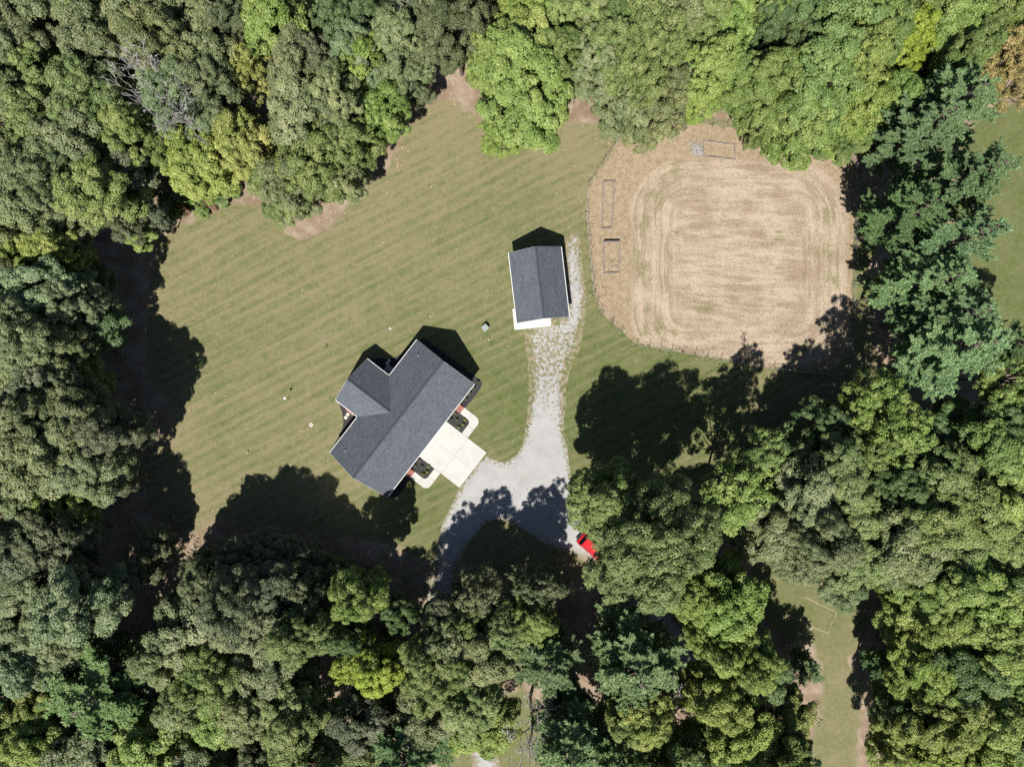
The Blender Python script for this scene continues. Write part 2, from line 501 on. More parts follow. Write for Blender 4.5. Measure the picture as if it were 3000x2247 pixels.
def bareness(p):
    b = np.zeros(len(p))
    for x, y, r_ in ((1300, 225, 55), (1335, 170, 55), (1715, 275, 70), (742, 525, 50), (945, 600, 45), (1095, 455, 45), (1150, 360, 45), (420, 1230, 55), (630, 1585, 55), (2445, 1680, 55), (2510, 1940, 30),
                     (2120, 300, 60), (1240, 240, 50), (880, 650, 40), (2180, 1600, 60), (500, 1200, 35)):
        b += blob(p, x, y, r_ * 0.9, 1.25)
    return np.clip(b, 0, 1.4)

ground_me = bpy.data.meshes.new('ground')
ground_me.from_pydata([(-900, -900, 0), (900, -900, 0), (900, 900, 0), (-900, 900, 0)], [], [(0, 1, 2, 3)])
ground = kind(link('ground', ground_me, M['ground']), 'structure')

LAWN = [(430, 720), (500, 640), (640, 600), (735, 545), (800, 600), (900, 660), (1000, 570), (1090, 480), (1120, 400), (1190, 300), (1280, 225),
        (1350, 240), (1390, 330), (1500, 400), (1620, 360), (1700, 300), (1800, 330), (1960, 300), (2150, 285), (2230, 330), (2420, 440), (2510, 410), (2570, 600),
        (2570, 900), (2600, 1060), (2560, 1180), (2400, 1300), (2200, 1380), (2050, 1440), (1900, 1520), (1760, 1600), (1700, 1720), (1600, 1760), (1500, 1720),
        (1380, 1660), (1240, 1660), (1150, 1600), (1000, 1580), (800, 1560), (660, 1560), (625, 1620), (570, 1620), (440, 1510), (400, 1430), (395, 1300),
        (440, 1220), (400, 1100), (420, 900), (440, 780)]
lawn_o = smooth_outline(LAWN, 0.8, 0.35)
sheet('lawn', lawn_o, 0.010, M['lawn'], 1.1, {'green': greenness, 'bare': bareness, 'mow': lambda p: np.ones(len(p))})
RLAWN = [(2860, 300), (3050, 280), (3400, 280), (3400, 1200), (3050, 1150), (2900, 1060), (2780, 960), (2760, 700), (2800, 450)]
sheet('lawn', smooth_outline(RLAWN, 0.8, 0.3), 0.010, M['lawn'], 1.4, {'green': lambda p: np.full(len(p), 0.80)})
SLAWN = [(2130, 1570), (2300, 1600), (2460, 1680), (2570, 1740), (2570, 1800), (2550, 1880), (2550, 2000), (2530, 2120), (2530, 2320), (2330, 2320), (2370, 2150),
         (2390, 2000), (2380, 1900), (2240, 1860), (2170, 1740)]
slawn_o = smooth_outline(SLAWN, 0.6, 0.3)
sheet('lawn', slawn_o, 0.010, M['lawn'], 1.0, {'green': lambda p: greenness(p) + 0.08, 'bare': bareness})
BLAWN = [(1260, 2130), (1340, 2060), (1440, 2000), (1570, 2010), (1620, 2100), (1620, 2320), (1250, 2320), (1280, 2220)]
sheet('lawn', smooth_outline(BLAWN, 0.5, 0.25), 0.010, M['lawn'], 0.9, {'green': lambda p: np.full(len(p), 0.45)})

FIELD = [(1822, 398), (1900, 345), (1980, 352), (2090, 366), (2216, 382), (2360, 400), (2500, 425), (2504, 610), (2497, 890), (2485, 1094), (2266, 1080), (2132, 1057), (2009, 1034),
         (1865, 1012), (1824, 972), (1762, 918), (1741, 864), (1730, 762), (1722, 660), (1718, 588), (1726, 546), (1769, 477)]
field_o = smooth_outline(FIELD, 0.5, 0.08, 1)
R0 = P(1850, 470)[:2]; R1 = P(2478, 1075)[:2]
rc = (R0 + R1) / 2; rh = np.abs(R1 - R0) / 2
def ring_sdf(p):
    rad = 7.5
    q = np.abs(p - rc) - (rh - rad)
    return -(np.hypot(np.maximum(q[:, 0], 0), np.maximum(q[:, 1], 0)) + np.minimum(np.maximum(q[:, 0], q[:, 1]), 0) - rad)
def along(p):
    a = np.arctan2((p[:, 1] - rc[1]) / rh[1], (p[:, 0] - rc[0]) / rh[0])
    return np.abs(a) * 14
def sstep(x, a, b):
    t = np.clip((x - a) / (b - a), 0, 1); return t * t * (3 - 2 * t)
def innerf(p):
    q = np.abs(p - rc) - (rh - 6.0)
    top = sstep(ring_sdf(p), 4.5, 7.5)
    return np.clip(top, 0, 1)
def weedy(p):
    out = sstep(ring_sdf(p), 0.25, -0.5)
    left = sstep(p[:, 0], P(1835, 0)[0], P(1800, 0)[0])
    return np.clip(np.maximum(out, left) * 0.9, 0, 1)
def field_green(p):
    d = ring_sdf(p)
    return np.exp(-((d - 2.2) / 1.6) ** 2) * 0.75 * (p[:, 0] < P(1990, 0)[0]) + np.exp(-((d - 2.4) / 1.0) ** 2) * 0.7 * (p[:, 0] > P(2350, 0)[0])
sheet('field', field_o, 0.018, M['field'], 0.45, {'ring': ring_sdf, 'inner': innerf, 'weedy': weedy, 'along': along, 'green': field_green})

GRAVEL = [(1663, 690), (1690, 682), (1705, 740), (1712, 814), (1717, 936), (1697, 1030), (1663, 1098), (1655, 1220), (1660, 1340), (1680, 1420), (1720, 1520), (1790, 1600), (1800, 1660),
          (1740, 1660), (1680, 1632), (1610, 1600), (1550, 1560), (1490, 1520), (1440, 1520), (1380, 1580), (1345, 1680), (1335, 1800), (1232, 1800), (1246, 1720), (1268, 1620), (1295, 1545),
          (1326, 1472), (1352, 1426), (1424, 1332), (1452, 1350), (1490, 1350), (1528, 1310), (1546, 1230), (1548, 1085), (1538, 985), (1540, 962), (1600, 940), (1655, 935), (1658, 850), (1652, 740)]
def worn(p):
    w = sstep(p[:, 1], P(0, 1330)[1], P(0, 1060)[1]) * 0.66 + 0.10
    w += sstep(p[:, 1], P(0, 1560)[1], P(0, 1660)[1]) * 0.5 - sstep(p[:, 1], P(0, 1000)[1], P(0, 900)[1]) * 0.40
    return w
sheet('gravel_driveway', smooth_outline(GRAVEL, 0.45, 0.16), 0.022, M['gravel'], 0.5, {'worn': worn, 'green': greenness})
G2 = [(1240, 1790), (1325, 1790), (1330, 1900), (1360, 2010), (1425, 2120), (1465, 2240), (1475, 2400), (1400, 2400), (1395, 2250), (1355, 2150), (1285, 2030), (1250, 1900)]
sheet('gravel_track', smooth_outline(G2, 0.5, 0.2), 0.026, M['gravel'], 0.6, {'worn': lambda p: np.full(len(p), 0.40), 'green': lambda p: np.full(len(p), 0.2)})
G3 = [(1760, 1610), (1830, 1640), (1920, 1740), (2010, 1860), (2080, 1990), (2110, 2120), (2120, 2400), (2050, 2400), (2050, 2140), (2010, 2010), (1940, 1880), (1850, 1760), (1770, 1680)]
sheet('gravel_track', smooth_outline(G3, 0.5, 0.2), 0.028, M['gravel'], 0.6, {'worn': lambda p: np.full(len(p), 0.1), 'green': lambda p: np.full(len(p), 0.2)})

# ------------------------------------------------------------------ house frame: u along the ridge, v towards the drive
HC = np.array((-14.175, -4.50)); HU = np.array((0.6106, 0.7920)); HV = np.array((0.7920, -0.6106))
HROT = math.atan2(HU[1], HU[0])            # local x = u ; local y = -v
def HL(u, v, z=0.0):                       # local coordinates of the house empty
    return (u, -v, z)
def HW(u, v, z=0.0):
    q = HC + HU * u + HV * v
    return (q[0], q[1], z)
def to_uv(px, py, h=0.0):
    q = P(px, py, h)[:2] - HC
    return float(q @ HU), float(q @ HV)

def slope_mesh(name, polys, t=0.14):
    """roof planes as slabs with a metric UV map (x along the eave, y up the slope)"""
    mb = MB()
    for poly in polys: mb.slab(poly, t)
    me = bpy.data.meshes.new(name)
    me.from_pydata(mb.v, [], mb.f)
    uvl = me.uv_layers.new(name='UVMap')
    for p in me.polygons:
        n = p.normal
        h = Vector((n.x, n.y, 0))
        if h.length < 1e-4: h = Vector((1, 0, 0))
        h.normalize(); e = Vector((-h.y, h.x, 0)); s = n.cross(e)
        for li in p.loop_indices:
            co = me.vertices[me.loops[li].vertex_index].co
            uvl.data[li].uv = (co.dot(e), co.dot(s))
    return me

def gutter(path, name, parent):
    MB().tube(path, [0.048] * len(path), 6).build(name, M['white_trim'], parent)

def window(parent, c, w, h, along_x, name='window', sill=True):
    d = 0.06
    s = (w + 0.16, d, h + 0.16) if along_x else (d, w + 0.16, h + 0.16)
    f = MB().box((0, 0, 0), s).build(name, M['white_trim'], parent, c, 0.01, 1)
    s2 = (w, d + 0.024, h) if along_x else (d + 0.024, w, h)
    MB().box((0, 0, 0), s2).build('pane', M['glass'], f)
    if sill:
        s3 = (w + 0.3, 0.16, 0.05) if along_x else (0.16, w + 0.3, 0.05)
        MB().box((0, 0, -h / 2 - 0.11), s3).build('sill', M['white_trim'], f)
    return f

house = tag(empty('house', HW(0, 0), HROT), 'house with slate-grey cross-gabled shingle roof beside the pale concrete drive', 'house')
E, RZ, hl, hw = 3.0, 6.1, 9.2, 4.67
SL = (RZ - E) / hw
wu, wv = 3.32, -8.27
WR = E + wu * SL
mw, ml = hw - 0.38, hl - 0.32
# walls (gable pentagons extruded)
mb = MB()
def gable_prism(mb, prof, x0, x1, axis):
    n = len(prof)
    if axis == 'u':
        vs = [HL(x0, a, z) for a, z in prof] + [HL(x1, a, z) for a, z in prof]
    else:
        vs = [HL(a, x0, z) for a, z in prof] + [HL(a, x1, z) for a, z in prof]
    fs = [tuple(range(n - 1, -1, -1)), tuple(range(n, 2 * n))] + [(i, (i + 1) % n, n + (i + 1) % n, n + i) for i in range(n)]
    mb.add(vs, fs)
zt = lambda a, half, top: top - 0.2 - abs(a) * SL
gable_prism(mb, [(-mw, 0.0), (mw, 0.0), (mw, RZ - 0.2 - mw * SL), (0, RZ - 0.2), (-mw, RZ - 0.2 - mw * SL)], -ml, ml, 'u')
mb.build('wall', M['siding'], house)
mb = MB()
wm = wu - 0.34
gable_prism(mb, [(-wm, 0.0), (wm, 0.0), (wm, WR - 0.2 - wm * SL), (0, WR - 0.2), (-wm, WR - 0.2 - wm * SL)], wv + 0.3, -mw + 0.05, 'v')
mb.build('wing_wall', M['siding'], house)
# brick plinth
mb = MB(); mb.box(HL(0, 0, 0.2), (2 * ml + 0.06, 2 * mw + 0.06, 0.4)); mb.box(HL(0, (wv + 0.3 - mw) / 2, 0.195), (2 * wm + 0.06, abs(wv + 0.3 + mw) + 0.06, 0.39))
mb.build('plinth', M['brick'], house)
roof = link('roof', slope_mesh('roof', [[HL(-hl, 0, RZ), HL(-hl, hw, E), HL(hl, hw, E), HL(hl, 0, RZ)], [HL(hl, 0, RZ), HL(hl, -hw, E), HL(-hl, -hw, E), HL(-hl, 0, RZ)]]), M['shingle'], house)
vj = -(RZ - WR) / SL
wroof = link('wing_roof', slope_mesh('wing_roof', [[HL(0, wv, WR + .004), HL(0, vj, WR + .004), HL(wu, -hw, E + .004), HL(wu, wv, E + .004)], [HL(0, vj, WR + .004), HL(0, wv, WR + .004), HL(-wu, wv, E + .004), HL(-wu, -hw, E + .004)]]), M['shingle'], house)
def ridge_cap(parent, a, b, side, w=0.17):
    a = Vector(a); b = Vector(b); s = Vector(side).normalized() * w; dz = Vector((0, 0, w * SL))
    n = max(1, int((b - a).length / 0.3))
    mb = MB()
    for i in range(n):                       # overlapping cap shingles
        p = a.lerp(b, i / n); q = a.lerp(b, min(1, (i + 1.12) / n)); up0 = Vector((0, 0, 0.022)); up1 = Vector((0, 0, 0.036))
        mb.add([p + up0, q + up1, p + s - dz + up0, q + s - dz + up1, p - s - dz + up0, q - s - dz + up1], [(0, 1, 3, 2), (1, 0, 4, 5)])
    mb.build('ridge_cap', M['dark_cap'], parent)
ridge_cap(roof, HL(-hl, 0, RZ), HL(hl, 0, RZ), (0, 1, 0))
ridge_cap(wroof, HL(0, wv, WR), HL(0, vj - 0.2, WR), (1, 0, 0))
# gutters and rake boards
g = 0.045
gutter([HL(-hl, hw + g, E - 0.06), HL(hl, hw + g, E - 0.06)], 'gutter', house)
gutter([HL(-hl, -hw - g, E - 0.06), HL(-wu - 0.1, -hw - g, E - 0.06)], 'gutter', house)
gutter([HL(wu + 0.1, -hw - g, E - 0.06), HL(hl, -hw - g, E - 0.06)], 'gutter', house)
gutter([HL(wu + g, wv, E - 0.06), HL(wu + g, -hw - 0.1, E - 0.06)], 'gutter', house)
gutter([HL(-wu - g, wv, E - 0.06), HL(-wu - g, -hw - 0.1, E - 0.06)], 'gutter', house)
for uu, sg in ((-hl, -1), (hl, 1)):
    for sv in (-1, 1):
        MB().slab([HL(uu + sg * 0.004, 0, RZ - 0.03), HL(uu + sg * 0.03, 0, RZ - 0.03), HL(uu + sg * 0.03, sv * hw, E - 0.03), HL(uu + sg * 0.004, sv * hw, E - 0.03)], 0.18).build('rake_board', M['siding'], house)
for su in (-1, 1):
    MB().slab([HL(0, wv - 0.004, WR - 0.03), HL(0, wv - 0.03, WR - 0.03), HL(su * wu, wv - 0.03, E - 0.03), HL(su * wu, wv - 0.004, E - 0.03)], 0.18).build('rake_board', M['siding'], house)
# windows and doors
for uu in (-7.4, 7.4): window(house, HL(uu, mw + 0.02, 1.65), 1.1, 1.4, True)
for uu in (-8.0, -5.6, 5.3, 7.9): window(house, HL(uu, -mw - 0.02, 1.7), 1.0, 1.2, True)
for vv in (-1.8, 1.8):
    window(house, HL(ml + 0.02, vv, 1.7), 1.0, 1.3, False); window(house, HL(-ml - 0.02, vv, 1.7), 1.0, 1.3, False)
window(house, HL(0, wv + 0.28, 1.7), 1.8, 1.3, True)
for uu in (-5.33, 5.33):
    d = MB().box((0, 0, 0), (1.0, 0.08, 2.1)).build('door', M['door'], house, HL(uu, mw + 0.02, 1.45), 0.01, 1)
    MB().tube([(0.38, -0.05, -0.1), (0.38, -0.12, -0.1)], [0.03, 0.035], 8).build('handle', M['chrome'], d)
d = MB().box((0, 0, 0), (0.08, 0.95, 2.1)).build('door', M['door'], house, HL(-wm - 0.02, -6.3, 1.35), 0.01, 1)
MB().tube([(-0.05, 0.36, -0.1), (-0.12, 0.36, -0.1)], [0.03, 0.035], 8).build('handle', M['chrome'], d)
gd = MB().box((0, 0, 0), (4.9, 0.05, 2.2)).build('garage_door', M['garage_door'], house, HL(0, mw + 0.02, 1.1))
for i in range(4):
    for j in range(4):
        MB().box((-1.83 + i * 1.22, -0.03, -0.82 + j * 0.545), (1.08, 0.03, 0.43)).build('panel', M['garage_door'], gd, None, 0.012, 1)
# plumbing vents on the rear slope
for px, py in ((1225, 1040.5), (1011, 1320)):
    u_, v_ = to_uv(px, py, 4.1); zz = RZ - abs(v_) * SL
    vp = MB().tube([(0, 0, -0.05), (0, 0, 0.42)], [0.055, 0.055], 10).build('vent_pipe', M['black_metal'], house, HL(u_, v_, zz))
    MB().lathe([(0.16, -0.06), (0.15, 0.03), (0.07, 0.14)], 12).build('flashing', M['ac'], vp)

# ------------------------------------------------------------------ concrete
def arc(cx, cy, r, a0, a1, n=7):
    return [(cx + r * math.cos(a0 + (a1 - a0) * i / n), cy + r * math.sin(a0 + (a1 - a0) * i / n)) for i in range(n + 1)]
def uvpoly(pts): return [(p[0], -p[1]) for p in pts]
drive = kind(empty('concrete_driveway', HW(0, 0), HROT), 'structure')
us = [-3.02, -0.06, 2.90]; vs_ = [4.30, 8.30, 11.40]
for i in range(2):
    for j in range(2):
        a, b, c, d_ = us[i] + 0.005, us[i + 1] - 0.005, vs_[j] + 0.005, vs_[j + 1] - 0.005
        MB().prism(uvpoly([(a, c), (b, c), (b, d_), (a, d_)]), -0.05, 0.075 + 0.003 * ((i + j) % 2)).build('panel', M['concrete'], drive, None, 0.012, 1)
for sg, nm in ((1, 'walkway'), (-1, 'walkway')):
    wk = kind(empty(nm, HW(0, 0), HROT), 'structure')
    a0 = 2.92
    f = lambda pts: uvpoly([(sg * (p[0] if sg > 0 else p[0] + 0.12), p[1]) for p in pts])
    # strip from the drive, rounded corner, strip to the steps
    MB().prism(f([(a0, 7.22), (4.2, 7.22), (4.2, 8.22), (a0, 8.22)]), -0.05, 0.075).build('panel', M['concrete'], wk, None, 0.012, 1)
    corner = [(4.216, 7.22)] + arc(4.35, 6.72, 0.5, math.pi / 2, 0, 5) + [(5.82, 6.72)] + arc(5.02, 7.42, 0.8, 0, math.pi / 2, 7) + [(4.216, 8.22)]
    MB().prism(f(corner), -0.05, 0.077).build('panel', M['concrete'], wk, None, 0.012, 1)
    MB().prism(f([(4.85, 5.42), (5.82, 5.42), (5.82, 6.704), (4.85, 6.704)]), -0.05, 0.075).build('panel', M['concrete'], wk, None, 0.012, 1)

# ------------------------------------------------------------------ mulch beds
def mulch(poly_uv, z=0.03, smooth=0):
    pts = [HW(u, v)[:2] for u, v in poly_uv]
    o = smooth_outline(pts, 0.25, 0.02, smooth, True)
    return sheet('mulch_bed', o, z, M['mulch'], 0.4)
for sg, off in ((1, 0), (-1, -0.12)):
    bed = [(2.92, 4.2), (4.83, 4.2), (4.83, 6.72)] + arc(4.35, 6.72, 0.48, 0, math.pi / 2, 5) + [(2.92, 7.20)]
    mulch([(sg * u + off, v) for u, v in bed])
mulch([(5.84, 4.2), (5.84, 5.55), (7.5, 5.6), (9.0, 5.6), (9.65, 5.4), (10.0, 4.9), (10.0, 3.8), (9.9, -4.6), (8.8, -4.9), (8.8, 4.2)], 0.032)
mulch([(-5.96, 4.2), (-5.96, 5.5), (-7.5, 5.55), (-9.0, 5.6), (-9.6, 5.2), (-9.9, 4.4), (-9.5, 4.2)], 0.032)
mulch([(-2.9, -8.0), (-2.9, -8.55), (-3.6, -8.5), (-4.1, -7.9), (-4.5, -7.3), (-5.5, -6.15), (-6.4, -5.65), (-9.7, -5.2), (-9.7, -4.2), (-2.9, -4.2)], 0.032)
mulch([(2.9, -8.0), (2.9, -8.5), (3.6, -8.3), (4.4, -7.2), (5.2, -6.1), (6.3, -5.6), (9.2, -5.2), (9.2, -4.2), (2.9, -4.2)], 0.032)
mulch([(-2.9, -7.9), (-2.9, -8.7), (2.9, -8.7), (2.9, -7.9)], 0.034)

# ------------------------------------------------------------------ brick steps with rails, stepping stones, AC unit
def front_steps(u0, label):
    s = tag(empty('brick_steps', HW(u0, mw + 0.05), HROT), label, 'steps')
    for k in range(3):
        dv = 1.06 - 0.30 * k
        MB().box((0, -dv / 2, 0.09 + k * 0.17), (0.98, dv, 0.17 if k else 0.2)).build('step', M['brick'], s, None, 0.008, 1)
    for sx in (-0.46, 0.46):
        r = MB()
        top = [(sx, -0.02, 1.35), (sx, -0.45, 1.32), (sx, -1.0, 0.92)]
        r.tube(top, [0.02] * 3, 6)
        for y_, z0, z1 in ((-0.05, 0.5, 1.35), (-0.45, 0.35, 1.32), (-1.0, 0.1, 0.92)): r.tube([(sx, y_, z0), (sx, y_, z1)], [0.018, 0.018], 6)
        for k in range(1, 7):
            y_ = -0.05 - k * 0.135; zt_ = 1.34 if y_ > -0.45 else 1.32 + (y_ + 0.45) * 0.72
            r.tube([(sx, y_, 0.3 if y_ > -0.6 else 0.15), (sx, y_, zt_)], [0.008, 0.008], 4)
        r.build('railing', M['black_metal'], s)
front_steps(5.33, 'red brick front steps with black railings, at the garage end of the facade')
front_steps(-5.45, 'red brick front steps with black railings, at the tree-shaded end of the facade')
s = tag(empty('brick_steps', HW(-wm - 0.05, -6.3), HROT), 'red brick back steps peeking from under the wing roof', 'steps')
for k in range(2): MB().box((-(1.0 - 0.3 * k) / 2, 0, 0.09 + k * 0.17), (1.0 - 0.3 * k, 1.35, 0.18)).build('step', M['brick'], s, None, 0.008, 1)
MB().box((-0.85, -0.62, 0.55), (0.09, 0.09, 1.1)).build('post', M['white_trim'], s)
for (px, py), lb in (((1019.5, 1214), 'pale square stepping stone touching the back steps'), ((1013.3, 1223.3), 'pale square stepping stone at the lawn edge, farther from the back steps'),
                     ((1140, 1056.4), 'stepping stone in house shadow, farther from the wing wall'), ((1134.6, 1064.8), 'stepping stone in house shadow, nearer the wing wall')):
    u_, v_ = to_uv(px, py)
    tag(MB().box((0, 0, 0.02), (0.40, 0.40, 0.07)).build('stepping_stone', M['stone'], None, (*HW(u_, v_)[:2], 0.04), 0.012, 1, False, HROT + 0.08), lb, 'stepping stone', 'square stepping stones behind the house')
u_, v_ = to_uv(1143, 1086)
ac = tag(empty('air_conditioner', HW(u_, v_ - 0.2), HROT), 'grey outdoor air conditioner in the shaded corner behind the house', 'air conditioner')
MB().box((0, 0, 0.05), (1.0, 1.0, 0.1)).build('pad', M['stone'], ac)
MB().box((0, 0, 0.5), (0.8, 0.8, 0.8)).build('casing', M['ac'], ac, None, 0.03, 2)
mb = MB(); 
for r_ in (0.1, 0.18, 0.26, 0.34): mb.tube([(r_ * math.cos(t * math.pi / 8), r_ * math.sin(t * math.pi / 8), 0.915) for t in range(17)], [0.008] * 17, 4)
mb.build('fan_grille', M['black_metal'], ac)

# ------------------------------------------------------------------ detached garage
GC = (3.48, 12.70); GA = math.atan2(0.117, 0.993)
gar = tag(empty('garage', (*GC, 0), GA), 'detached grey-roofed garage beside the gravel strip', 'garage')
gh, gl, ge, gr = 3.40, 4.55, 3.0, 5.2
gs = (gr - ge) / gh
mb = MB(); prof = [(-gh + .28, 0), (gh - .28, 0), (gh - .28, gr - .2 - (gh - .28) * gs), (0, gr - .2), (-gh + .28, gr - .2 - (gh - .28) * gs)]
vs = [(a, -gl + .28, z) for a, z in prof] + [(a, gl - .28, z) for a, z in prof]
mb.add(vs, [(4, 3, 2, 1, 0), (5, 6, 7, 8, 9)] + [(i, (i + 1) % 5, 5 + (i + 1) % 5, 5 + i) for i in range(5)])
mb.build('wall', M['siding'], gar)
groof = link('roof', slope_mesh('garage_roof', [[(0, -gl, gr), (gh, -gl, ge), (gh, gl, ge), (0, gl, gr)], [(0, gl, gr), (-gh, gl, ge), (-gh, -gl, ge), (0, -gl, gr)]]), M['shingle'], gar)
SL_keep = SL; SL = gs
ridge_cap(groof, (0, -gl, gr), (0, gl, gr), (1, 0, 0))
SL = SL_keep
for sx in (-1, 1):
    gutter([(sx * (gh + g), -gl, ge - 0.06), (sx * (gh + g), gl, ge - 0.06)], 'gutter', gar)
    for sy in (-1, 1):
        MB().slab([(0, sy * (gl + .004), gr - .03), (0, sy * (gl + .03), gr - .03), (sx * gh, sy * (gl + .03), ge - .03), (sx * gh, sy * (gl + .004), ge - .03)], 0.18).build('rake_board', M['siding'], gar)
gd = MB().box((0, 0, 0), (2.9, 0.05, 2.2)).build('garage_door', M['garage_door'], gar, (-0.9, -gl + .26, 1.1))
for i in range(3):
    for j in range(4): MB().box((-0.95 + i * 0.95, -0.03, -0.82 + j * 0.545), (0.84, 0.03, 0.43)).build('panel', M['garage_door'], gd, None, 0.012, 1)
d = MB().box((0, 0, 0), (0.95, 0.06, 2.05)).build('door', M['door'], gar, (1.9, -gl + .26, 1.03), 0.01, 1)
MB().tube([(0.36, -0.04, 0), (0.36, -0.1, 0)], [0.03, 0.035], 8).build('handle', M['chrome'], d)
for yy in (-2, 1.6):
    for sx in (-1, 1): window(gar, (sx * (gh - .27), yy, 1.7), 0.9, 1.0, False)
ap = kind(empty('garage_apron', (0, 0, 0)), 'structure')
A = [P(1501, 905)[:2], P(1507.4, 967)[:2], P(1614.8, 955)[:2], P(1610, 900)[:2]]
m0 = (A[1] + A[2]) / 2; m1 = (A[0] + A[3]) / 2; dx = (A[2] - A[1]) / np.linalg.norm(A[2] - A[1]) * 0.008
MB().prism([A[0], A[1], m0 - dx, m1 - dx], -0.05, 0.07).build('panel', M['apron'], ap, None, 0.012, 1)
MB().prism([m1 + dx, m0 + dx, A[2], A[3]], -0.05, 0.073).build('panel', M['apron'], ap, None, 0.012, 1)

# ------------------------------------------------------------------ foliage builders
def unit(v): return v / (np.linalg.norm(v, axis=-1, keepdims=True) + 1e-9)
def rdir(r, n): return unit(r.normal(size=(n, 3)))

def leaf_mesh(name, pos, nrm, size, tint, aspect, r, axis=None):
    n = len(pos)
    t = r.normal(size=(n, 3)) if axis is None else axis + r.normal(size=(n, 3)) * 0.25
    t = unit(t - (t * nrm).sum(1, keepdims=True) * nrm)
    b = np.cross(nrm, t)
    a = t * size[:, None]; c = b * (size * aspect)[:, None]
    v = np.empty((n, 4, 3)); v[:, 0] = pos - a; v[:, 1] = pos + c - a * 0.1; v[:, 2] = pos + a; v[:, 3] = pos - c - a * 0.1
    me = bpy.data.meshes.new(name)
    me.vertices.add(n * 4); me.vertices.foreach_set('co', v.reshape(-1).astype(np.float32))
    me.loops.add(n * 4); me.loops.foreach_set('vertex_index', np.arange(n * 4, dtype=np.int32))
    me.polygons.add(n); me.polygons.foreach_set('loop_start', np.arange(0, n * 4, 4, dtype=np.int32)); me.polygons.foreach_set('loop_total', np.full(n, 4, np.int32))
    me.update(calc_edges=True)
    put_attr(me, 'tint', np.repeat(np.clip(tint, 0, 1), 4))
    return me

def broadleaf(seed, R, H, crown_frac, nb, clump_r, leaf, per_m2, name, open_=0.0, tight=0.6, bough=(0.28, 0.42)):
    r = np.random.default_rng(seed)
    Hc = H * crown_frac; zb = H - Hc
    bs = []
    ctr = zb + Hc * 0.47
    for i in range(nb):
        t = 1.0 - 1.72 * (i + 0.5) / nb                      # 1 = top ... -0.72 = skirt
        a = i * 2.39996 + r.uniform(-.45, .45); q = math.sqrt(max(0.02, 1 - t * t))
        k = r.uniform(.58, .86)
        rr = R * q * k * (0.92 if t < -.3 else 1.0)
        bs.append((rr * math.cos(a), rr * math.sin(a), ctr + Hc * .46 * t * r.uniform(.72, 1.0), R * r.uniform(*bough) * (.85 if t < -.2 else 1.0)))
    for i in range(nb // 5):
        a = r.uniform(0, 6.28); rr = R * r.uniform(0, .35)
        bs.append((rr * math.cos(a), rr * math.sin(a), ctr + Hc * r.uniform(0, .28), R * r.uniform(*bough)))
    bs = np.array(bs)
    C = []; D = []; CR = []; BT = []
    for b in bs:
        br = b[3]; m = int(4 * math.pi * br * br / (clump_r ** 2) * 0.54 * (1 - open_)) + 4
        d = rdir(r, m); d = d[d[:, 2] > -0.40]
        q = b[:3] + d * br * r.uniform(.72, 1.12, (len(d), 1)) * np.array((1, 1, .85))
        dist = np.linalg.norm((q[:, None] - bs[None, :, :3]) / np.array((1, 1, .85)), axis=2) / bs[None, :, 3]
        keep = dist.min(1) > 0.70
        C.append(q[keep]); D.append(d[keep]); BT.append(np.full(int(keep.sum()), r.normal(0, .10)))
    BT = np.concatenate(BT)
    C = np.concatenate(C); D = np.concatenate(D); CR = clump_r * r.uniform(.65, 1.35, len(C))
    n_each = np.maximum(6, (4 * math.pi * CR ** 2 * per_m2 * r.uniform(.6, 1.2, len(C))).astype(int))
    idx = np.repeat(np.arange(len(C)), n_each); n = len(idx)
    d = unit(rdir(r, n) + 0.55 * D[idx] + np.array((0, 0, .30)))
    rad = CR[idx] * (1 - (1 - tight) * r.random(n) ** 1.5) * r.uniform(.85, 1.12, n)
    pos = C[idx] + d * rad[:, None] * np.array((1, 1, .8))
    nrm = unit(d * 0.9 + np.array((0, 0, .40)) + r.normal(size=(n, 3)) * 0.36)
    tint = np.clip(0.5 + BT[idx] + r.normal(0, .12, len(C))[idx] + r.normal(0, .12, n), 0, 1)
    crown = leaf_mesh(name + '_crown', pos, nrm, leaf * r.uniform(.7, 1.25, n), tint, 0.62, r)
    # trunk and limbs
    mb = MB(); tr = 0.028 * H ** 0.92 * (R / 5) ** 0.4 * 0.5
    lean = r.uniform(-.04, .04, 2) * H
    top = zb + Hc * 0.62
    pth = [(lean[0] * t * t, lean[1] * t * t, top * t) for t in np.linspace(0, 1, 7)]
    pth[0] = (0, 0, -0.3)
    mb.tube(pth, [tr * (1.35 if i == 0 else 1 - 0.8 * i / 6) for i in range(7)], 8)
    for b in bs:
        t0 = r.uniform(.45, .85) * min(1, b[2] / top); s0 = Vector((lean[0] * t0 ** 2, lean[1] * t0 ** 2, top * t0)); e = Vector(b[:3])
        mid = s0.lerp(e, .5) + Vector((r.uniform(-.3, .3), r.uniform(-.3, .3), r.uniform(-.6, .1)))
        mb.tube([s0, mid, e], [tr * .42, tr * .28, tr * .12], 5, False)
        for _ in range(4):
            dd = Vector(rdir(r, 1)[0]); dd.z = abs(dd.z) * .6
            q = mid.lerp(e, r.uniform(.2, 1)); mb.tube([q, q + dd * b[3] * r.uniform(.6, 1.0)], [tr * .10, tr * .03], 4, False)
    trunk = mb.mesh(name + '_trunk')
    return dict(R=float(np.percentile(np.hypot(pos[:, 0], pos[:, 1]), 97)), H=float(np.percentile(pos[:, 2], 99.5)), crown=crown, trunk=trunk, leafmat='leaf', bark='bark')

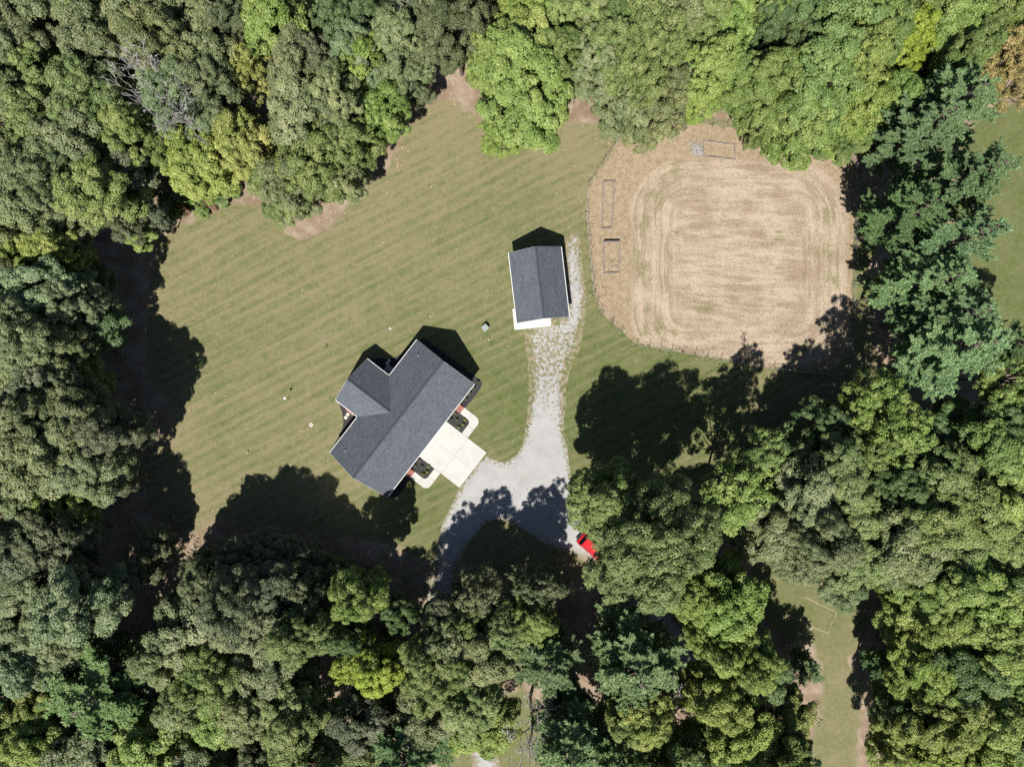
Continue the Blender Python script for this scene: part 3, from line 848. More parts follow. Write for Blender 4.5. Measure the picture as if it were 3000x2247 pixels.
def pine(seed, R, H, name, levels=17, needle=0.235, dens=1.0, start=0.25):
    r = np.random.default_rng(seed)
    mb = MB(); tr = 0.30
    mb.tube([(0, 0, -.3), (0, 0, H * .5), (0.1, 0.1, H * .97)], [tr * 1.2, tr * .75, .03], 8)
    C = []; D = []; S = []
    for L in range(levels):
        f = L / (levels - 1); z = H * (start + (0.97 - start) * f)
        length = R * (0.25 + 0.75 * math.sin(min(1, (1 - f) * 1.25 + .10) * math.pi / 2)) * (0.80 if f < .12 else 1.0)
        if f > .9: length *= .55
        nbr = 5 if f < .85 else 4
        for k in range(nbr):
            a = k * 2 * math.pi / nbr + L * 1.1 + r.uniform(-.35, .35); ln = length * r.uniform(.62, 1.12)
            up = 0.05 + 0.32 * f; dirv = np.array((math.cos(a), math.sin(a), up))
            side = np.array((-math.sin(a), math.cos(a), 0))
            p0 = np.array((0, 0, z)); p1 = p0 + dirv * ln * .5 + np.array((0, 0, -.12 * ln)); p2 = p0 + dirv * ln
            mb.tube([p0, p1, p2], [.09, .06, .02], 4, False)
            for j in range(max(2, int(ln / 0.5))):            # tufts on the branch itself
                t = 0.3 + 0.7 * (j + r.random()) / max(2, int(ln / 0.5))
                C.append((1 - t) ** 2 * p0 + 2 * t * (1 - t) * p1 + t * t * p2); D.append(unit(dirv + np.array((0, 0, .3)))); S.append(r.uniform(.26, .36))
            m = max(3, int(ln / 0.62))
            for j in range(m):                                # finger-like branchlets to both sides
                t = 0.25 + 0.75 * (j + r.random() * .6) / m
                base = (1 - t) ** 2 * p0 + 2 * t * (1 - t) * p1 + t * t * p2
                for s_ in (-1, 1):
                    bd = unit(dirv * r.uniform(.7, 1.1) + side * s_ * r.uniform(.55, .95) + np.array((0, 0, r.uniform(-.05, .22))))
                    bl = min(2.0, ln * .42) * (1.15 - .55 * t) * r.uniform(.7, 1.15)
                    for q_ in np.arange(.25, bl, .30):
                        C.append(base + bd * q_ + np.array((0, 0, .05 * q_))); D.append(unit(bd + np.array((0, 0, .25)))); S.append(r.uniform(.22, .34))
    C = np.array(C); D = np.array(D); S = np.array(S)
    n_each = (24 * dens * (S / .28) ** 2 * r.uniform(.7, 1.2, len(C))).astype(int) + 5
    idx = np.repeat(np.arange(len(C)), n_each); n = len(idx)
    d = unit(rdir(r, n) * .75 + D[idx] * .85 + np.array((0, 0, .15)))
    pos = C[idx] + d * (S[idx] * r.uniform(.25, 1.0, n))[:, None] * np.array((1, 1, .7))
    nrm = unit(np.cross(d, r.normal(size=(n, 3))) + np.array((0, 0, .9)))
    tint = np.clip(0.5 + r.normal(0, .14, len(C))[idx] + r.normal(0, .10, n), 0, 1)
    crown = leaf_mesh(name + '_crown', pos, nrm, needle * r.uniform(.6, 1.1, n), tint, 0.24, r, d)
    return dict(R=float(np.percentile(np.hypot(pos[:, 0], pos[:, 1]), 97)), H=H, crown=crown, trunk=mb.mesh(name + '_trunk'), leafmat='needle', bark='bark')

def bare(seed, R, H, name, depth=6):
    r = np.random.default_rng(seed)
    mb = MB()
    def grow(p, d, ln, rad, lv):
        pts = [p]; q = p.copy(); dd = d.copy()
        for _ in range(3):
            dd = Vector(unit(np.array(dd) + r.normal(0, .16, 3))); q = q + dd * ln / 3; pts.append(q.copy())
        mb.tube(pts, [rad * k for k in (1, .85, .72, .6)], 6 if lv < 2 else 4, False)
        if lv >= depth: return
        for k in range(int(r.integers(2, 4))):
            b = pts[int(r.integers(1, 4))] if k else pts[-1]
            nd = Vector(unit(np.array(dd) + r.normal(0, .62, 3) + np.array((0, 0, .05))))
            grow(b, nd, ln * r.uniform(.58, .82), max(.036, rad * r.uniform(.48, .66)), lv + 1)
    p = Vector((0, 0, -.3)); mb.tube([p, (0.1, 0, H * .5)], [.26, .18], 8)
    for k in range(4):
        a = k * 1.6 + r.uniform(-.4, .4)
        grow(Vector((0.1, 0, H * r.uniform(.38, .5))), Vector((math.cos(a) * .7, math.sin(a) * .7, .75)).normalized(), R * .55, .12, 1)
    vv = np.array([tuple(q) for q in mb.v])
    return dict(R=float(np.percentile(np.hypot(vv[:, 0], vv[:, 1]), 97)), H=float(vv[:, 2].max()), crown=None, trunk=mb.mesh(name + '_trunk'), leafmat='leaf', bark='deadwood')

PROTO = {
 'oakL': [broadleaf(11, 6.6, 23, .80, 40, .66, .115, 23, 'oak_large_a', .12, .68, (.15, .27)), broadleaf(12, 6.6, 23, .78, 46, .58, .105, 25, 'oak_large_b', .14, .66, (.14, .25))],
 'oak': [broadleaf(21, 4.4, 21, .76, 26, .56, .115, 29, 'oak_a', .10, .68, (.17, .31)), broadleaf(22, 4.4, 21, .74, 30, .48, .10, 34, 'oak_b', .14, .62, (.16, .29)), broadleaf(23, 4.4, 21, .80, 22, .66, .125, 26, 'oak_c', .10, .72, (.18, .34)), broadleaf(24, 4.4, 21, .76, 32, .44, .10, 35, 'oak_d', .22, .55, (.15, .28)), broadleaf(25, 4.4, 21, .82, 28, .52, .11, 31, 'oak_e', .12, .66, (.14, .33))],
 'oakS': [broadleaf(31, 2.6, 14, .74, 14, .42, .11, 33, 'oak_small_a', .10, .6, (.18, .34)), broadleaf(32, 2.6, 14, .76, 13, .46, .115, 32, 'oak_small_b', .10, .6, (.18, .36))],
 'maple': [broadleaf(41, 4.6, 19, .80, 28, .62, .125, 28, 'maple_a', .06, .68, (.17, .31)), broadleaf(42, 4.6, 19, .78, 24, .70, .135, 26, 'maple_b', .06, .7, (.18, .33)), broadleaf(43, 4.6, 19, .80, 34, .48, .105, 33, 'maple_c', .12, .6, (.15, .27))],
 'broc': [broadleaf(51, 6.0, 20, .82, 52, .62, .13, 24, 'round_a', 0, .74, (.13, .20)), broadleaf(52, 4.0, 18, .82, 34, .50, .12, 31, 'round_b', 0, .74, (.16, .25))],
 'thin': [broadleaf(61, 4.0, 18, .74, 24, .44, .11, 25, 'thin_a', .45, .4, (.15, .32)), broadleaf(62, 4.0, 18, .72, 22, .48, .115, 23, 'thin_b', .50, .35, (.15, .32))],
 'low': [broadleaf(65, 4.2, 15, .90, 30, .54, .115, 29, 'low_a', .08, .68, (.16, .30)), broadleaf(66, 4.2, 15, .90, 34, .48, .105, 32, 'low_b', .10, .66, (.15, .28))],
 'pine': [pine(71, 5.2, 23, 'pine_a', 15), pine(72, 5.2, 24, 'pine_b', 16)],
 'bush': [broadleaf(81, 1.2, 1.8, .9, 10, .30, .085, 60, 'bush_a', 0, .6, (.2, .4)), broadleaf(82, 1.2, 1.5, .92, 11, .26, .085, 62, 'bush_b', .15, .5, (.2, .4))],
 'bare': [bare(91, 4.5, 15, 'bare_a'), bare(92, 4.5, 14, 'bare_b')],
}
COLORS = {   # base leaf colours
 'o1': ((0.182, 0.215, 0.094), 'grey-green'), 'o2': ((0.171, 0.226, 0.073), 'olive-green'), 'o3': ((0.130, 0.152, 0.077), 'dark grey-green'), 'o4': ((0.176, 0.226, 0.110), 'pale sage-green'),
 'g1': ((.188, .272, .066), 'bright green'), 'g2': ((.155, .218, .060), 'mid-green'), 'g3': ((.102, .156, .056), 'deep green'), 'l1': ((.205, .270, .066), 'lime-green'),
 'y1': ((0.270, 0.352, 0.050), 'yellow'), 'y2': ((0.215, 0.273, 0.064), 'yellow-green'), 'a1': ((.245, .272, .070), 'golden'), 'a2': ((.250, .200, .075), 'orange-brown'),
 'p1': ((.165, .252, .106), 'blue-green'), 'p2': ((.215, .315, .132), 'light green'), 'p3': ((.175, .275, .098), 'soft green'), 'd': ((.3, .3, .3), 'grey'), 'r1': ((.19, .11, .06), 'rust-brown'),
}
TYPE_WORD = {'oakL': 'large broadleaf tree', 'oak': 'broadleaf tree', 'oakS': 'small broadleaf tree', 'maple': 'dense broadleaf tree', 'broc': 'dense round-lobed tree', 'thin': 'thin-crowned tree', 'low': 'broadleaf tree',
             'pine': 'pine tree', 'bush': 'bush', 'bare': 'bare dead tree'}
NAME = {'pine': 'pine_tree', 'bush': 'bush', 'bare': 'dead_tree'}
DEF_H = {'oakL': 21.0, 'oak': 18.5, 'oakS': 13, 'maple': 17.5, 'broc': 17, 'thin': 16, 'low': 14, 'pine': 21, 'bush': 1.6, 'bare': 15}

def plant(px, py, rpx, typ, colk, H=None, label=None, group=None, var=None):
    """stand a plant so that its crown (at crown height) shows at photo pixel px,py with radius rpx"""
    r = np.random.default_rng(int(px * 7919 + py * 104729))
    H = (H or DEF_H[typ] * r.uniform(.92, 1.07))
    hc = H * {'pine': .5, 'bush': .5, 'low': .55, 'bare': .68}.get(typ, .62)
    pos = P(px, py, hc)
    R = rpx * (CAM_H - hc) / FPX
    pr = PROTO[typ][int(r.integers(len(PROTO[typ])) if var is None else var)]
    t = empty(NAME.get(typ, 'tree'), (pos[0], pos[1], 0), r.uniform(0, 6.283))
    s = R / pr['R']
    an = r.uniform(.86, 1.14)
    t.scale = (s * an, s / an, H / pr['H'])
    if typ != 'bush': t.rotation_euler[0], t.rotation_euler[1] = r.uniform(-.07, .07), r.uniform(-.07, .07)
    tk = link('trunk' if typ != 'bush' else 'stem', pr['trunk'], M[pr['bark']], t)
    if typ == 'bare' and H < 8:
        tk.material_slots[0].link = 'OBJECT'; tk.material_slots[0].material = M['bark']
    if pr['crown'] is not None:
        c = link('crown' if typ != 'bush' else 'foliage', pr['crown'], M[pr['leafmat']], t)
        base = np.array(COLORS[colk][0]) * r.uniform(.86, 1.14) * np.array((r.uniform(.93, 1.07), 1, r.uniform(.9, 1.1)))
        c.color = (*[float(x) for x in base], 1.0)
    t['px'] = float(px); t['py'] = float(py)
    if label: tag(t, label, 'bush' if typ == 'bush' else 'tree', group)
    else: t['look'] = COLORS[colk][1] + ' ' + TYPE_WORD[typ]
    return t

TREES = [
 # top left woods
 (50,50,95,'oak','o2'),(165,25,95,'oak','o1'),(60,185,110,'oakL','o4'),(150,130,95,'oak','o1'),(190,265,105,'oak','o2'),(330,50,110,'oak','o2'),(300,150,95,'oak','o1'),(470,50,120,'oakL','o1'),
 (600,60,110,'oak','o1'),(430,130,100,'oak','o1'),(500,190,120,'oakL','o1'),(620,170,105,'oak','o1'),(560,300,110,'oak','o4'),(650,290,90,'oak','o1'),(700,100,80,'oak','o3'),
 (290,330,130,'oakL','o2'),(90,330,115,'oak','o1'),(60,440,115,'oak','o1'),(170,410,110,'oak','o2'),(400,410,100,'oak','o2'),(300,450,100,'oak','o1'),(160,520,120,'oakL','o4'),(50,560,105,'oak','o1'),
 (320,590,100,'oak','o2'),(220,600,100,'oak','o1'),(110,640,110,'oak','o4'),(20,680,80,'oak','o1'),(400,500,80,'oakS','o3',15),(250,120,70,'oakS','o3',13),(440,280,70,'oakS','g3',14),
 (460,640,40,'oakS','o3',9),(410,690,45,'oakS','y2',8),(370,660,60,'oakS','o3',12),
 # above the lawn
 (870,240,100,'oak','o1'),(950,180,80,'oak','o3'),(900,370,120,'oak','o1'),(930,490,105,'low','o2',16),(870,540,90,'low','o1',15),(1020,330,80,'oak','o1'),(1030,430,90,'low','o2',15),(1000,530,70,'low','o1',13),
 (1050,140,100,'oak','o4'),(1180,180,95,'oak','o1'),(1215,240,70,'low','o3',14),(1100,60,90,'maple','g3'),(1330,70,125,'oakL','o3'),(1230,50,95,'oak','o3'),(990,60,80,'oak','g3'),
 (1460,20,90,'maple','l1'),(1560,40,90,'maple','g1'),(1650,60,100,'oak','g2'),(1640,190,80,'oak','g2'),(1700,120,100,'oak','o2'),(1740,30,100,'oak','o1'),
 # above the field
 (1830,90,120,'oakL','o2'),(1780,210,110,'oak','o1'),(1930,60,110,'oak','o1'),(1900,190,120,'oakL','o2'),(1990,150,95,'oak','o2'),(1990,260,85,'low','o1',15),(2050,60,90,'oak','o2'),
 (2130,50,95,'maple','g1'),(2110,150,80,'maple','g1'),(2060,200,90,'oak','y2'),(2130,245,75,'maple','g2',16),(2060,290,55,'oakS','y2',13),
 (2240,120,75,'maple','g3'),(2330,60,95,'maple','g3'),(2300,170,75,'maple','g3'),(2400,140,110,'oak','g2'),(2230,40,80,'oak','g2'),(2450,60,95,'maple','g2'),(2540,70,95,'maple','g1'),
 (2500,180,90,'oak','l1'),(2570,170,80,'maple','g2'),
 # top right corner
 (2650,60,90,'maple','g2'),(2740,80,100,'maple','g1'),(2780,190,75,'oak','g2'),(2850,60,100,'maple','g2'),(2950,60,110,'maple','y2'),(2720,240,60,'maple','g2',16),
 # left edge
 (90,740,70,'oak','y2',16),(30,800,80,'oak','o3'),(200,720,80,'oak','y2',17),(60,900,95,'oak','o4'),(180,860,90,'oak','o4',19),(260,890,70,'oak','o4',18),(90,990,120,'oakL','o4'),(190,1010,80,'oak','o1'),
 (60,1110,105,'oak','o1'),(160,1120,100,'oak','o3'),(270,1110,70,'oakS','y2',11),(250,800,80,'oakS','g3',12),(310,960,70,'oakS','g3',11),
 (120,1240,120,'oakL','o1'),(250,1240,110,'oak','o1'),(345,1250,75,'oak','o3',18),(60,1350,110,'oak','o1'),(190,1350,115,'oak','o1'),(300,1350,105,'oak','o1'),(90,1450,100,'oak','o1'),
 (170,1470,70,'oak','y2',14),(260,1480,60,'oak','l1',13),(350,1420,50,'oakS','o3',14),
 # bottom left
 (60,1570,110,'oak','o3'),(180,1560,100,'oak','o3'),(50,1690,105,'oak','o4'),(150,1680,100,'oak','o1'),(60,1800,110,'oak','o4'),(165,1800,100,'oak','o4'),(80,1900,100,'oak','o4'),
 (30,1980,80,'pine','p1',20),(150,1990,75,'oak','y2',16),(70,2070,95,'maple','y2'),(180,2100,90,'maple','y2'),(290,2120,110,'oak','o1'),(60,2180,110,'oak','o2'),(180,2210,110,'oak','o1'),(330,2220,90,'oak','o3'),
 (600,1800,120,'oak','o1'),(520,1880,90,'oak','o1',19),(690,1730,110,'oakL','o3'),(620,1680,70,'oak','o3',17),(800,1680,90,'oak','o3'),(760,1780,115,'oak','o1'),(650,1940,120,'oakL','o2'),(790,1900,115,'oak','o1'),
 (880,1840,95,'oak','o2'),(760,2010,100,'oak','o1'),(870,1990,95,'oak','o2'),(900,2110,110,'oak','o2'),(810,2170,95,'oak','o3'),(930,2210,100,'oak','o2'),(620,2200,95,'oak','o1'),(720,2230,90,'oak','o3'),(590,2030,80,'oak','o1'),
 (420,1640,55,'oakS','o3',12),(450,1960,70,'oakS','o3',12),(910,1720,65,'oak','o3',15),
 (720,1600,75,'low','o3',12),(815,1590,70,'low','o3',11),(640,1640,70,'low','o3',12),(905,1630,65,'low','o3',11),(560,1740,60,'low','o3',12),(1180,1760,55,'low','g3',10),(985,1660,60,'low','g3',10),(460,1560,50,'low','o3',9),
 # below the drive
 (1420,1690,75,'thin','o3',17),(1560,1700,75,'thin','o3',17),(1340,1730,65,'thin','o3',16),
 (1010,1830,70,'oak','g3',16),(1085,1870,60,'thin','g2',14),(1310,1830,90,'thin','o1',19),(1380,1770,75,'thin','o2',17),(1300,1930,115,'oakL','o2'),(1430,1870,95,'oak','o1',17,),(1390,2000,100,'oak','o2'),(1250,2030,100,'oak','o1'),
 (1060,2080,90,'oak','o3'),(1050,2190,110,'oak','o2'),(1480,1790,85,'thin','o2',18),(1660,2020,60,'oak','g3',16),(1900,2080,95,'oak','y2'),(1830,2060,70,'oak','o2',17),(1930,2200,95,'oak','g2'),(1170,2230,70,'pine','p1',18),
 # right of the drive
 (1755,1450,107,'oak','o2',20),(2430,1390,110,'oak','o2'),(2340,1460,110,'oak','o1'),(2480,1480,100,'oak','o2'),(2600,1420,90,'oak','g3'),(2730,1380,115,'oak','o2'),(2870,1300,110,'maple','g2'),(2960,1370,120,'oak','g1'),(2800,1460,110,'oak','g2'),
 (2660,1500,100,'oak','o2'),(2900,1480,110,'oak','y2'),(2960,1240,90,'oak','g3'),(2820,1220,80,'oakS','g3',13),(2340,1330,75,'thin','g3',14),(2410,1240,70,'thin','g3',13),(2700,1260,70,'oakS','g3',13),(2250,1560,105,'oak','o1'),(2390,1590,115,'oakL','o1'),(2520,1590,115,'oak','o2'),
 (2620,1610,110,'oak','o1'),(2330,1640,80,'thin','o1',18),(2740,1590,110,'oak','o2'),(2870,1600,110,'oak','g2'),(2970,1570,100,'oak','o2'),
 # bottom right
 (2640,1700,80,'low','g1',13),(2720,1700,100,'oak','l1'),(2830,1710,120,'maple','g1'),(2950,1690,110,'oak','g2'),(2675,1820,100,'low','l1',14),(2750,1830,110,'maple','y2'),(2870,1840,120,'oak','g1'),(2970,1800,100,'maple','y2'),
 (2710,1950,105,'maple','y2'),(2800,1960,110,'oak','g3'),(2920,1950,120,'maple','g1'),(2670,2060,90,'low','g3',13),(2740,2080,110,'oak','y2'),(2860,2080,110,'oak','y2'),(2970,2080,110,'oak','g2'),(2635,2190,95,'low','y2',13),
 (2710,2210,110,'maple','y2'),(2820,2200,95,'oak','y2'),(2970,2200,95,'oak','g3'),(2090,1880,80,'oak','l1'),(2180,1930,95,'oak','g1'),(2230,1960,85,'oak','g3',14),(2110,2010,80,'oak','y2'),(2150,2090,110,'maple','y2'),
 (2230,2200,105,'maple','g2'),(2130,2220,80,'oak','g2'),(2010,2170,70,'oak','o2',15),(2290,2215,70,'maple','g3',13),
]
SPECIAL = [
 (850,75,115,'maple','g1',20,'bright green maple-like tree at the top edge, left of the lawn tip'),
 (755,235,65,'thin','a1',17,'thin golden-tipped tree above the long golden tree, upper left woods'),
 (750,420,95,'low','a1',15,'golden-yellow autumn tree at the upper left lawn edge'),
 (830,590,80,'low','o2',12,'round dark olive tree standing out into the lawn, upper left'),
 (590,480,115,'low','y2',13,'yellow-green bushy tree above the weeds at the upper left lawn corner'),
 (1085,225,80,'maple','g1',18,'upper of two bright green trees left of the bare lawn tip'),
 (1120,350,78,'low','g1',14,'lower of two bright green trees left of the bare lawn tip'),
 (1460,165,95,'broc','l1',18,'lime-green lobed tree, upper left of the bright clump above the garage'),
 (1570,150,110,'broc','l1',18,'lime-green lobed tree, upper right of the bright clump above the garage'),
 (1515,270,150,'broc','l1',20,'largest lime-green lobed tree at the top of the lawn, above the garage'),
 (1480,390,65,'broc','l1',13,'lime-green tree at the lower tip of the bright clump above the garage'),
 (1590,350,65,'broc','l1',14,'lime-green tree at the lower right of the bright clump above the garage'),
 (1820,320,95,'low','o1',15,'grey-green tree left of the fence corner at the top of the field'),
 (1910,345,88,'low','o1',14,'grey-green tree overhanging the top left corner of the tan field'),
 (2250,280,110,'maple','g2',18,'mid-green tree at the upper left of the group overhanging the field'),
 (2390,270,130,'maple','o2',20,'large olive tree in the middle of the group overhanging the field'),
 (2330,380,122,'low','g2',15,'mid-green tree hanging lowest over the top of the tan field'),
 (2480,330,115,'low','y2',15,'pale yellow-green tree at the top right corner of the tan field'),
 (2230,365,65,'low','g2',13,'mid-green tree at the left end of the group overhanging the field'),
 (2455,415,75,'low','g2',12,'mid-green tree at the right end of the group overhanging the field'),
 (2655,160,75,'maple','y1',18,'bright yellow-lime tree near the top right corner'),
 (2610,300,75,'maple','g1',15,'bright green tree between the field corner group and the pines'),
 (2880,190,100,'thin','a2',17,'orange-brown thin tree at the right, above the pines'),
 (2970,260,80,'thin','a2',15,'orange-brown thin tree at the right edge, above the right-hand lawn'),
 (2750,335,112,'pine','p1',22,'topmost blue-green pine of the row right of the field'),
 (2640,430,92,'pine','p1',20,'second pine from the top of the row right of the field'),
 (2740,540,108,'pine','p1',22,'third pine from the top of the row right of the field'),
 (2635,650,86,'pine','p1',20,'fourth pine from the top of the row right of the field'),
 (2735,740,100,'pine','p1',22,'fifth pine from the top of the row right of the field'),
 (2645,850,84,'pine','p2',20,'sixth pine from the top of the row right of the field'),
 (2720,930,95,'pine','p2',21,'seventh pine from the top of the row right of the field'),
 (2755,1040,118,'pine','p2',22,'lowest and palest pine of the row right of the field'),
 (2850,1010,70,'pine','p1',20,'pine at the right side of the lowest pale pine'),
 (2985,1110,100,'oak','g1',20,'bright green tree cut by the right edge below the right-hand lawn'),
 (2520,1180,90,'thin','g1',17,'thin green tree in the shade below the row of pines'),
 (2590,1260,105,'thin','g1',18,'thin green tree with bare twigs showing, right of the drive'),
 (2500,1310,75,'thin','g2',16,'thin mid-green tree left of the twiggy one, right of the drive'),
 (2215,1310,80,'thin','o2',17,'thin olive tree at the top left of the woods right of the drive'),
 (2140,1450,115,'thin','l1',18,'lime-green tree right of the big tree over the red vehicle'),
 (1908,1584,181,'oakL','o2',24,'largest green tree, its crown overhanging the red vehicle'),
 (1985,1720,90,'maple','l1',17,'lime-green tree below the big tree over the red vehicle'),
 (1850,1890,130,'pine','p2',19,'light green pine standing alone below the big tree'),
 (1590,1930,92,'pine','p2',16,'light green pine right of the woods below the drive'),
 (1540,1810,75,'oak','g2',16,'mid-green tree just above the light green pine below the drive'),
 (1690,2130,120,'pine','p2',20,'light green pine at the bottom edge, right of the grey bare tree'),
 (1790,2170,95,'pine','p3',19,'soft green pine at the bottom edge, right of the larger pine'),
 (1405,2095,105,'low','l1',12,'pale lime tree over the small grass patch at the bottom'),
 (1560,2150,110,'bare','d',15,'grey bare tree at the bottom edge, left of the pines'),
 (1990,2030,75,'bare','d',13,'grey bare tree beside the gravel track, bottom right of centre'),
 (1985,2010,60,'thin','y1',10,'small yellow-leaved tree under the bare one beside the gravel track'),
 (1060,1720,80,'maple','g1',17,'bright green tree below the house, left of the shaded lane'),
 (1045,1890,70,'thin','y1',14,'yellow tree below the house, upper left of two'),
 (1120,1950,75,'maple','y1',13,'yellow tree below the house, lower right of two'),
 (1220,2190,110,'pine','p1',18,'dark blue-green pine at the bottom edge, left of the grass patch'),
 (280,1760,115,'maple','o4',20,'pale sage tree on its own beside the gap in the bottom left woods'),
 (330,1980,150,'pine','p3',17,'broad soft green pine in the bottom left woods'),
 (460,2150,115,'maple','g1',16,'bright green tree at the bottom edge, left of the yellow-green one'),
 (690,2090,100,'maple','l1',15,'lime-green tree near the bottom edge in the bottom left woods'),
 (2110,1760,115,'maple','g1',18,'bright green feathery tree left of the grass strip, bottom right'),
 (2030,1760,70,'maple','l1',16,'lime-green tree squeezed between two green trees below the big tree'),
 (2575,1950,45,'pine','p1',11,'small blue-green pine at the right side of the grass strip'),
 (2365,1950,45,'pine','p1',8,'small blue-green pine at the left side of the grass strip'),
 (2300,2085,85,'maple','a1',13,'golden tree at the left side of the grass strip, bottom right'),
 (2895,2190,45,'thin','a1',15,'small golden tree near the bottom right corner'),
 (420,215,82,'bare','d',25.5,'bleached bare tree among green crowns in the upper left woods'),
 (500,310,78,'bare','d',25,'bleached bare tree lower right of the other one, upper left woods'),
 (2190,1040,26,'bare','d',4,'small brown twiggy sapling on the fence at the bottom of the field'),
 (2450,1690,65,'oak','o4',13,'sage-green tree overhanging the top of the grass strip, bottom right'),
]
ORD = ['first', 'second', 'third', 'fourth', 'fifth', 'sixth', 'seventh', 'eighth', 'ninth', 'tenth', 'eleventh', 'twelfth', 'thirteenth']
REG = [('top-left woods', lambda x, y: x < 760 and y < 715), ('woods above lawn', lambda x, y: x < 1755 and y < 700), ('woods above field', lambda x, y: x < 2600 and y < 600),
       ('top-right woods', lambda x, y: y < 600), ('left-edge woods', lambda x, y: x < 700 and y < 1500), ('bottom-left woods', lambda x, y: x < 960), ('woods below drive', lambda x, y: x < 2000 and y > 1600),
       ('woods right of drive', lambda x, y: y < 1650), ('bottom-right woods', lambda x, y: True)]
made = []
for a in TREES:
    x, y, r_, ty, ck = a[:5]; h = a[5] if len(a) > 5 else DEF_H[ty] * np.random.default_rng(int(x * 31 + y * 17)).uniform(.93, 1.07)
    if y > 1540 and x < 1700: y += 30; h *= 0.86          # the woods south of the house are lower
    elif x < 700 and y > 700: h *= 0.93
    elif x > 2000 and 1250 < y < 1700: h *= 0.90
    made.append(plant(x, y, r_, ty, ck, h))
for a in SPECIAL:
    plant(a[0], a[1], a[2], a[3], a[4], a[5], a[6])
reg = {}
for t in made:
    x, y = t['px'], t['py']
    k = next(i for i, (n_, f) in enumerate(REG) if f(x, y))
    reg.setdefault(k, []).append(t)
for k, ts in reg.items():
    ts.sort(key=lambda t: t['py'])
    nrow = max(1, round(len(ts) / 5)); rows = [ts[i * len(ts) // nrow:(i + 1) * len(ts) // nrow] for i in range(nrow)]
    for ri, row in enumerate(rows):
        row.sort(key=lambda t: t['px'])
        for ci, t in enumerate(row):
            rowtxt = (', %s row' % ORD[ri]) if nrow > 1 else ''
            tag(t, '%s, %s from left%s of %s' % (t['look'], ORD[ci], rowtxt, REG[k][0]), 'tree', 'trees of the ' + REG[k][0])
for o in bpy.data.objects:
    for key in ('px', 'py', 'look'):
        if key in o: del o[key]

# brush at the upper left lawn corner
for px, py, rp, ck, H, lb in (
    (490, 592, 24, 'g1', 1.6, 'bright green fern-like bush nearest the dark woods, upper left lawn corner'), (507, 628, 22, 'g1', 1.2, 'round bright green bush lowest at the upper left lawn corner'),
    (540, 572, 28, 'g2', 1.8, 'mid-green bush above the rust-brown weeds, upper left lawn corner'), (566, 580, 26, 'g1', 1.7, 'bright green bush in the middle of the brush, upper left lawn corner'),
    (590, 620, 28, 'g2', 1.1, 'mid-green bush reaching farthest onto the lawn, upper left corner'), (520, 545, 45, 'o3', 3.2, 'grey twiggy bush under the trees, upper left lawn corner'),
    (537, 615, 26, 'r1', .7, 'rust-brown weeds between green bushes, upper left lawn corner'), (615, 590, 28, 'r1', .9, 'rust-brown weeds right of the green bushes, upper left lawn corner'),
    (650, 580, 30, 'o2', 1.3, 'olive bush with brown stems at the right end of the brush'), (690, 560, 24, 'o2', 1.2, 'small olive bush nearest the golden tree, upper left lawn edge'),
    (570, 545, 34, 'o1', 2.6, 'grey-green bush behind the bright green brush, upper left')):
    plant(px, py, rp, 'bush', ck, H, lb, 'brush at the upper left lawn corner')

# ------------------------------------------------------------------ foundation shrubs
def z1(x, y): return (900 + x / 2.7617, 900 + y / 2.7617)
SHR = [((1200, 858), 'o3', 'dark shrub in the garage-side walkway bed, nearest the brick steps'), ((1162, 907), 'o3', 'dark shrub in the garage-side walkway bed, against the eave'),
 ((1213, 910), 'g3', 'dark shrub in the middle of the garage-side walkway bed'), ((1277, 912), 'y2', 'yellow-green shrub at the rounded corner of the garage-side walkway bed'),
 ((1262, 950), 'y2', 'middle of three yellow-green shrubs in the garage-side walkway bed'), ((1225, 973), 'y2', 'yellow-green shrub of the garage-side walkway bed nearest the drive'),
 ((908, 1238), 'o3', 'dark shrub in the shaded-side walkway bed, by eave and drive'), ((872, 1285), 'o3', 'dark shrub in the shaded-side walkway bed, nearest the brick steps'),
 ((927, 1288), 'g3', 'dark shrub in the middle of the shaded-side walkway bed'), ((985, 1288), 'y2', 'yellow-green shrub of the shaded-side walkway bed nearest the drive'),
 ((970, 1332), 'y2', 'middle of three yellow-green shrubs in the shaded-side walkway bed'), ((938, 1352), 'y2', 'yellow-green shrub of the shaded-side walkway bed at the rounded corner'),
 ((1383, 605), 'o3', 'dark shrub at the far rounded end of the corner mulch bed'), ((1350, 652), 'o3', 'second dark shrub from the far end of the corner mulch bed'),
 ((1317, 695), 'o3', 'third dark shrub from the far end of the corner mulch bed'), ((1283, 742), 'o3', 'dark shrub of the corner mulch bed nearest the brick steps'),
 ((785, 1393), 'g3', 'dark shrub by the steps in the tree-shaded end bed'), ((750, 1440), 'g3', 'dark shrub at the house corner in the tree-shaded end bed')]
for (zx, zy), ck, lb in SHR:
    px, py = z1(zx, zy)
    t = plant(px, py, 5.0 if ck != 'y2' else 5.0, 'bush', ck, 0.42, lb, 'small foundation shrubs in the mulch beds')
    t.name = 'shrub'

